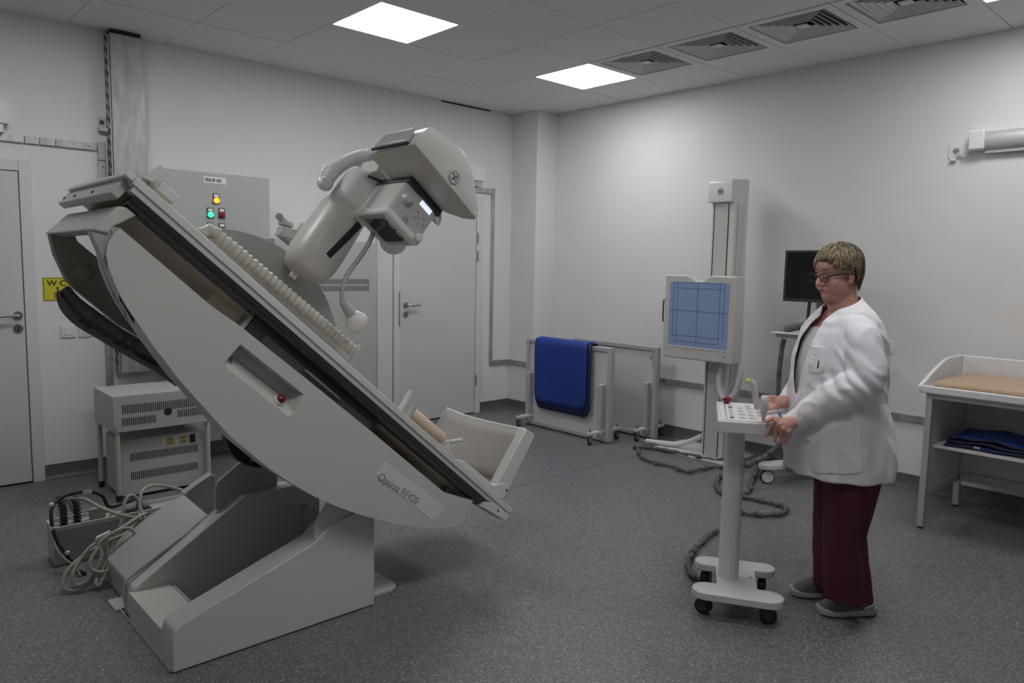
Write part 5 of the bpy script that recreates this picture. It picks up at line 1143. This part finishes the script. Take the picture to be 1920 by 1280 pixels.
def strand(path, wd_, mi):
    P = smooth_path(path, 3); k0 = len(V); n_ = len(P)
    for i, p in enumerate(P):
        d = unit(P[min(i+1, n_-1)]-P[max(0, i-1)]); o_ = unit(p-HC); sd = unit(np.cross(d, o_)); f = i/(n_-1); ww = wd_*(1-.85*f**1.6)
        V.extend([p-sd*ww, p+o_*ww*.55, p+sd*ww, p-o_*ww*.3])
    for i in range(n_-1):
        for q in range(4): Fc.append((k0+i*4+q, k0+i*4+(q+1) % 4, k0+i*4+4+(q+1) % 4, k0+i*4+4+q)); MI.append(mi)
for c in range(3600):
    ph = rnd.uniform(-math.pi, math.pi); lim = limit(ph)*(1+.05*math.sin(ph*7+1)+.04*math.sin(ph*17)+rnd.uniform(-.05, .04)); t0 = lim*math.sqrt(rnd.random())*.86; dl = rnd.uniform(.38, .62); dph = rnd.uniform(-.3, .3)
    if math.cos(ph) > .1: dph += .22*(1 if ph < 0 else -.5)*rnd.random()
    kk = 1.02+.035*(1-t0/lim)+rnd.uniform(0, .07); pth = []
    for i in range(4):
        f = i/3; tt = min(t0+dl*f, lim*1.03); lift = kk+.03*math.sin(math.pi*f)+(.02*rnd.random() if i == 3 else 0)
        x_, y_, z_ = scalp(tt, ph+dph*f, lift)
        if tt > 1.55 and math.cos(ph) < .25: x_, y_, z_ = scalp(tt if tt < 1.9 else 1.9+(tt-1.9)*.35, ph+dph*f, lift); z_ -= .078*(tt-1.55); x_ *= 1-.16*max(0, tt-1.9); y_ *= 1-.3*max(0, tt-1.9)
        pth.append(H(x_, y_, z_))
    r_ = rnd.random(); darkz = abs(((ph+math.pi) % (2*math.pi))-math.pi) > 2.0 or t0 > 1.5
    strand(pth, rnd.uniform(.0014, .0036), (0 if r_ < .30 else 2 if r_ < .62 else 1) if not darkz else (0 if r_ < .62 else 2 if r_ < .88 else 1))
off = wloc(PE); me.from_pydata([Vector([float(c) for c in p])-off for p in V], [], Fc); me.update()
for m_ in (M_HD, M_HB, M_HM): me.materials.append(m_)
for p, i in zip(me.polygons, MI): p.material_index = i; p.use_smooth = True
so = bpy.data.objects.new('hair_strands', me); COL.objects.link(so); so.parent = cap_o; so['kind'] = 'stuff'
# ---- coat
ct_ = MB(); ct_.loft(torso_rings(.006, 15))
def shoulder(mb, a, b, r=.07): limb(mb, [a, b], [r, r])
limb(ct_, [w(1600, 604, .06), sh_n, (sh_n+el_n)/2+BS*.008, el_n, (el_n*.6+wr_n*.4), (el_n*.28+wr_n*.72), wr_n*.84+el_n*.16], [.060, .070, .070, .068, .066, .056, .043])
limb(ct_, [w(1572, 604, -.08), sh_f, (sh_f+el_f)/2, el_f, (el_f*.5+wr_f*.5), wr_f*.82+el_f*.18], [.055, .064, .062, .056, .048, .038])
ax_n = unit(wr_n-el_n); ax_u = unit(el_n-sh_n)
def dist_seg(p, a, b): ab = b-a; t_ = max(0, min(1, float((p-a)@ab/(ab@ab)))); return t_, float(np.linalg.norm(p-(a+ab*t_)))
def wrk(co, n_):
    p = np.array(co); t1, d1 = dist_seg(p, sh_n, el_n); t2, d2 = dist_seg(p, el_n, wr_n); t3, d3 = dist_seg(p, sh_f, wr_f)
    s = noise.noise(Vector((p[0]*9, p[1]*9, p[2]*3.2)))*.005+.007*(max(0, 1-2.2*abs(noise.noise(Vector((p[0]*11+p[2]*5, p[1]*11, p[2]*4)))))**2)+noise.noise(Vector((p[0]*26, p[1]*26, p[2]*9)))*.003
    if min(d1, d2) < .10:   # folds across the sleeve, strongest at the elbow
        k_ = math.exp(-((np.linalg.norm(p-el_n)-.04)/.11)**2); q_ = float(p@ax_n); s += .006*k_*math.sin(q_*120+5*noise.noise(Vector((p*7).tolist())))+.003*math.sin(q_*60+4*noise.noise(Vector((p*5).tolist())))
        s += .004*math.exp(-(np.linalg.norm(p-wr_n)/.07)**2)*math.sin(float(np.cross(p-wr_n, ax_n)@UZ)*420)
    elif p[2] < .95:
        a_ = math.atan2(float((p-WP)@BF), float((p-WP)@BS)); s += .008*math.sin(a_*9+3*noise.noise(Vector((p*4).tolist())))*min(1, (.98-p[2])/.25)
    return s
VP = [(1546, 556), (1590, 546), (1573, 580), (1557, 592), (1545, 601), (1524, 640), (1505, 690), (1497, 735), (1494, 742), (1490, 735), (1488, 700), (1491, 670), (1501, 633), (1521, 606), (1538, 592), (1544, 575)]
def inpoly(x, y, P):
    r = False; j = len(P)-1
    for i in range(len(P)):
        if (P[i][1] > y) != (P[j][1] > y) and x < (P[j][0]-P[i][0])*(y-P[i][1])/(P[j][1]-P[i][1])+P[i][0]: r = not r
        j = i
    return r
nkc = w(1588, 566, 0)
def cutc(c, n_):
    p = np.array(c); q = p-nkc; f_, s_ = float(q@BF), float(q@BS)
    if q[2] > .004-.42*f_: return True
    a, b = topx(p)
    if p[2] < TZB+.004: return True
    return float((p-w(1588, 650, 0))@BF) > .0 and float(np.array(n_)@FWH) < .25 and inpoly(a, b, VP)
TZB = float(w(1560, 908, .20)[2])
coat = fuse(ct_, 'coat', .0065, M_COAT, 3, wrk, cut=cutc, label='white long-sleeved medical coat, unbuttoned at the top')
sm = coat.modifiers.new('s', 'SOLIDIFY'); sm.thickness = .0035; sm.offset = 1
# elastic cuffs
def cuff(a, d, r, name='cuff'):
    rg = []; s1 = unit(np.cross(d, UZ)); s2 = np.cross(d, s1)
    for f, k_ in ((-.028, 1.10), (-.014, 1.08), (.0, 1.03), (.018, 1.0), (.036, 1.0), (.040, .94), (.037, .85)):
        rg.append([a+d*f+(s1*math.cos(t_)+s2*math.sin(t_))*r*k_*(1+.02*math.sin(t_*18)) for t_ in np.linspace(0, 2*math.pi, 54, endpoint=False)])
    MB().loft(rg, cap=False).build(name, M_COAT, PE, ang=80)
cuff(wr_n-unit(wr_n-el_n)*.024, unit(wr_n-el_n), .0455); cuff(wr_f-unit(wr_f-el_f)*.028, unit(wr_f-el_f), .043)
# pockets and seams follow the cloth: patches lifted off the coat surface
def patch(name, poly, lift=.0050, vis=.1, fr=None):
    src = coat.data; bm = bmesh.new(); bm.from_mesh(src); off = wloc(PE)
    dl = []
    for f in bm.faces:
        c = np.array(f.calc_center_median()+off); a, b = topx(c)
        if not (float(np.array(f.normal)@FWH) < -vis and inpoly(a, b, poly) and (fr is None or fr(c))): dl.append(f)
    bmesh.ops.delete(bm, geom=dl, context='FACES'); bm.normal_update()
    for _i in range(14):
        bv = [(v, sum((e.other_vert(v).co for e in v.link_edges if e.is_boundary), Vector())/max(1, sum(1 for e in v.link_edges if e.is_boundary))) for v in bm.verts if v.is_boundary]
        for v, c in bv: v.co = v.co*.5+c*.5
    bm.normal_update()
    for v in bm.verts: v.co = v.co+v.normal*lift
    m2 = bpy.data.meshes.new(name); bm.to_mesh(m2); bm.free(); m2.materials.append(M_COAT); o = bpy.data.objects.new(name, m2); COL.objects.link(o); o.parent = PE
    x = o.modifiers.new('s', 'SOLIDIFY'); x.thickness = .0022; x.offset = -.5; return o
narm = lambda c: dist_seg(c, sh_n, el_n)[1] > .095 and dist_seg(c, el_n, wr_n)[1] > .085
patch('pocket', [(1520, 800), (1612, 786), (1620, 884), (1612, 888), (1530, 888), (1521, 876)], fr=narm)
patch('pocket', [(1521, 645), (1552, 652), (1547, 702), (1518, 700)], fr=narm)
for (a, b) in ((1532, 598), (1512, 640), (1491, 633), (1498, 684), (1503, 738), (1500, 800), (1496, 858)):
    best = None
    for v in coat.data.vertices:
        p = np.array(v.co+wloc(PE)); q = topx(p)
        if abs(q[0]-a) < 4 and abs(q[1]-b) < 4 and float(np.array(v.normal)@FWH) < -.05:
            dd = float((p-_O)@FWH)
            if best is None or dd < best[0]: best = (dd, p, np.array(v.normal))
    if best: n_ = unit(best[2]); MB().tube([best[1]+n_*.002, best[1]+n_*.0065], .0052, 12).build('button', M_WHITE, PE)
# pens clipped in the chest pocket
MB().tube([w(1535, 676, .20), w(1533, 690, .20)], .003, 6).build('pen_clip', M_CHAR, PE)
# ---- shirt under the coat
shm = MB(); R2 = torso_rings(.022, 13); 
shm.loft(R2)
def cuts(c, n_): p = np.array(c); a, b = topx(p); return float((p-w(1588, 640, 0))@BF)*-.0+p[2] > w(1550, 612, 0)[2]
fuse(shm, 'shirt', .008, M_SHIRT, 2, lambda co, n_: noise.noise(co*9)*.004, cut=cuts, label='white shirt under the coat')
# ---- trousers
tr = MB()
def legr(data, off):
    R_ = []
    for v_, u_, rf, rs in data: R_.append(ring(w(u_, v_, off), LFT, CAMW, rf, rs, 28, 2.1))
    tr.loft(R_)
legr([(845, 1600, .10, .11), (900, 1598, .105, .115), (950, 1590, .090, .105), (1000, 1583, .076, .095), (1050, 1585, .084, .092), (1095, 1588, .092, .092), (1119, 1590, .094, .092)], .10)
legr([(845, 1572, .10, .11), (900, 1572, .100, .115), (950, 1568, .092, .105), (1000, 1564, .086, .095), (1050, 1562, .084, .090), (1085, 1560, .082, .088), (1094, 1560, .082, .086)], -.09)
def wrt(co, n_):
    p = np.array(co); a = float(p@LFT); g = min(1, max(0, (.9-p[2])/.5))
    return .0075*g*math.sin(a*60+float(p@CAMW)*38+3.5*noise.noise(Vector((p[0]*5, p[1]*5, p[2]*1.6))))+.004*noise.noise(Vector((p*11).tolist()))
fuse(tr, 'trousers', .0065, M_TROU, 3, wrt, label='loose burgundy trousers')
# ---- shoes
def shoe(heel, toe, lab):
    d = toe-heel; d[2] = 0; L_ = np.linalg.norm(d); d = d/L_; s = np.array([-d[1], d[0], 0])
    st = [0, .04, .15, .3, .45, .6, .75, .88, .96, 1.0]; wd_ = [.016, .030, .038, .040, .043, .049, .053, .047, .032, .012]; ht = [.055, .075, .084, .090, .094, .088, .074, .058, .042, .030]
    rg, rs_ = [], []
    for t_, a, h in zip(st, wd_, ht):
        c = heel+d*L_*t_; rg.append([c+s*a*math.cos(q)*(1 if math.sin(q) < .3 else .94)+UZ*(.018+(h-.018)*max(0, math.sin(q))**.75 if math.sin(q) > 0 else .016) for q in np.linspace(0, 2*math.pi, 20, endpoint=False)])
        a2 = a+.005; zs_ = .030+.010*max(0, .35-t_)/.35+.004*max(0, t_-.8)/.2
        rs_.append([c+d*(.006 if t_ > .9 else -.006 if t_ < .1 else 0)+q for q in (s*a2*.96+UZ*.001, s*a2+UZ*.010, s*a2*.98+UZ*zs_, s*a2*.6+UZ*(zs_+.002), -s*a2*.6+UZ*(zs_+.002), -s*a2*.98+UZ*zs_, -s*a2+UZ*.010, -s*a2*.96+UZ*.001)])
    sh_ = MB().loft(rg).build('shoe', M_SHOE, PE, ang=80, sub=1, label=lab); MB().loft(rs_).build('sole', M_SOLE, sh_, ang=50, sub=1)
    st_ = MB(); c = heel+d*L_*.13; st_.tube([c+s*.037+UZ*.035+d*.03, c+s*.036+UZ*.052-d*.01, c-d*.026+UZ*.058, c-s*.036+UZ*.052-d*.01, c-s*.037+UZ*.035+d*.03], [.006, .007, .008, .007, .006], 8); st_.build('heel_strap', M_SOLE, sh_, ang=80)
shoe(onz(1638, 1149), onz(1534, 1149), 'grey slip-on shoe nearer the camera'); shoe(onz(1588, 1116), onz(1484, 1114), 'grey slip-on shoe farther from the camera')
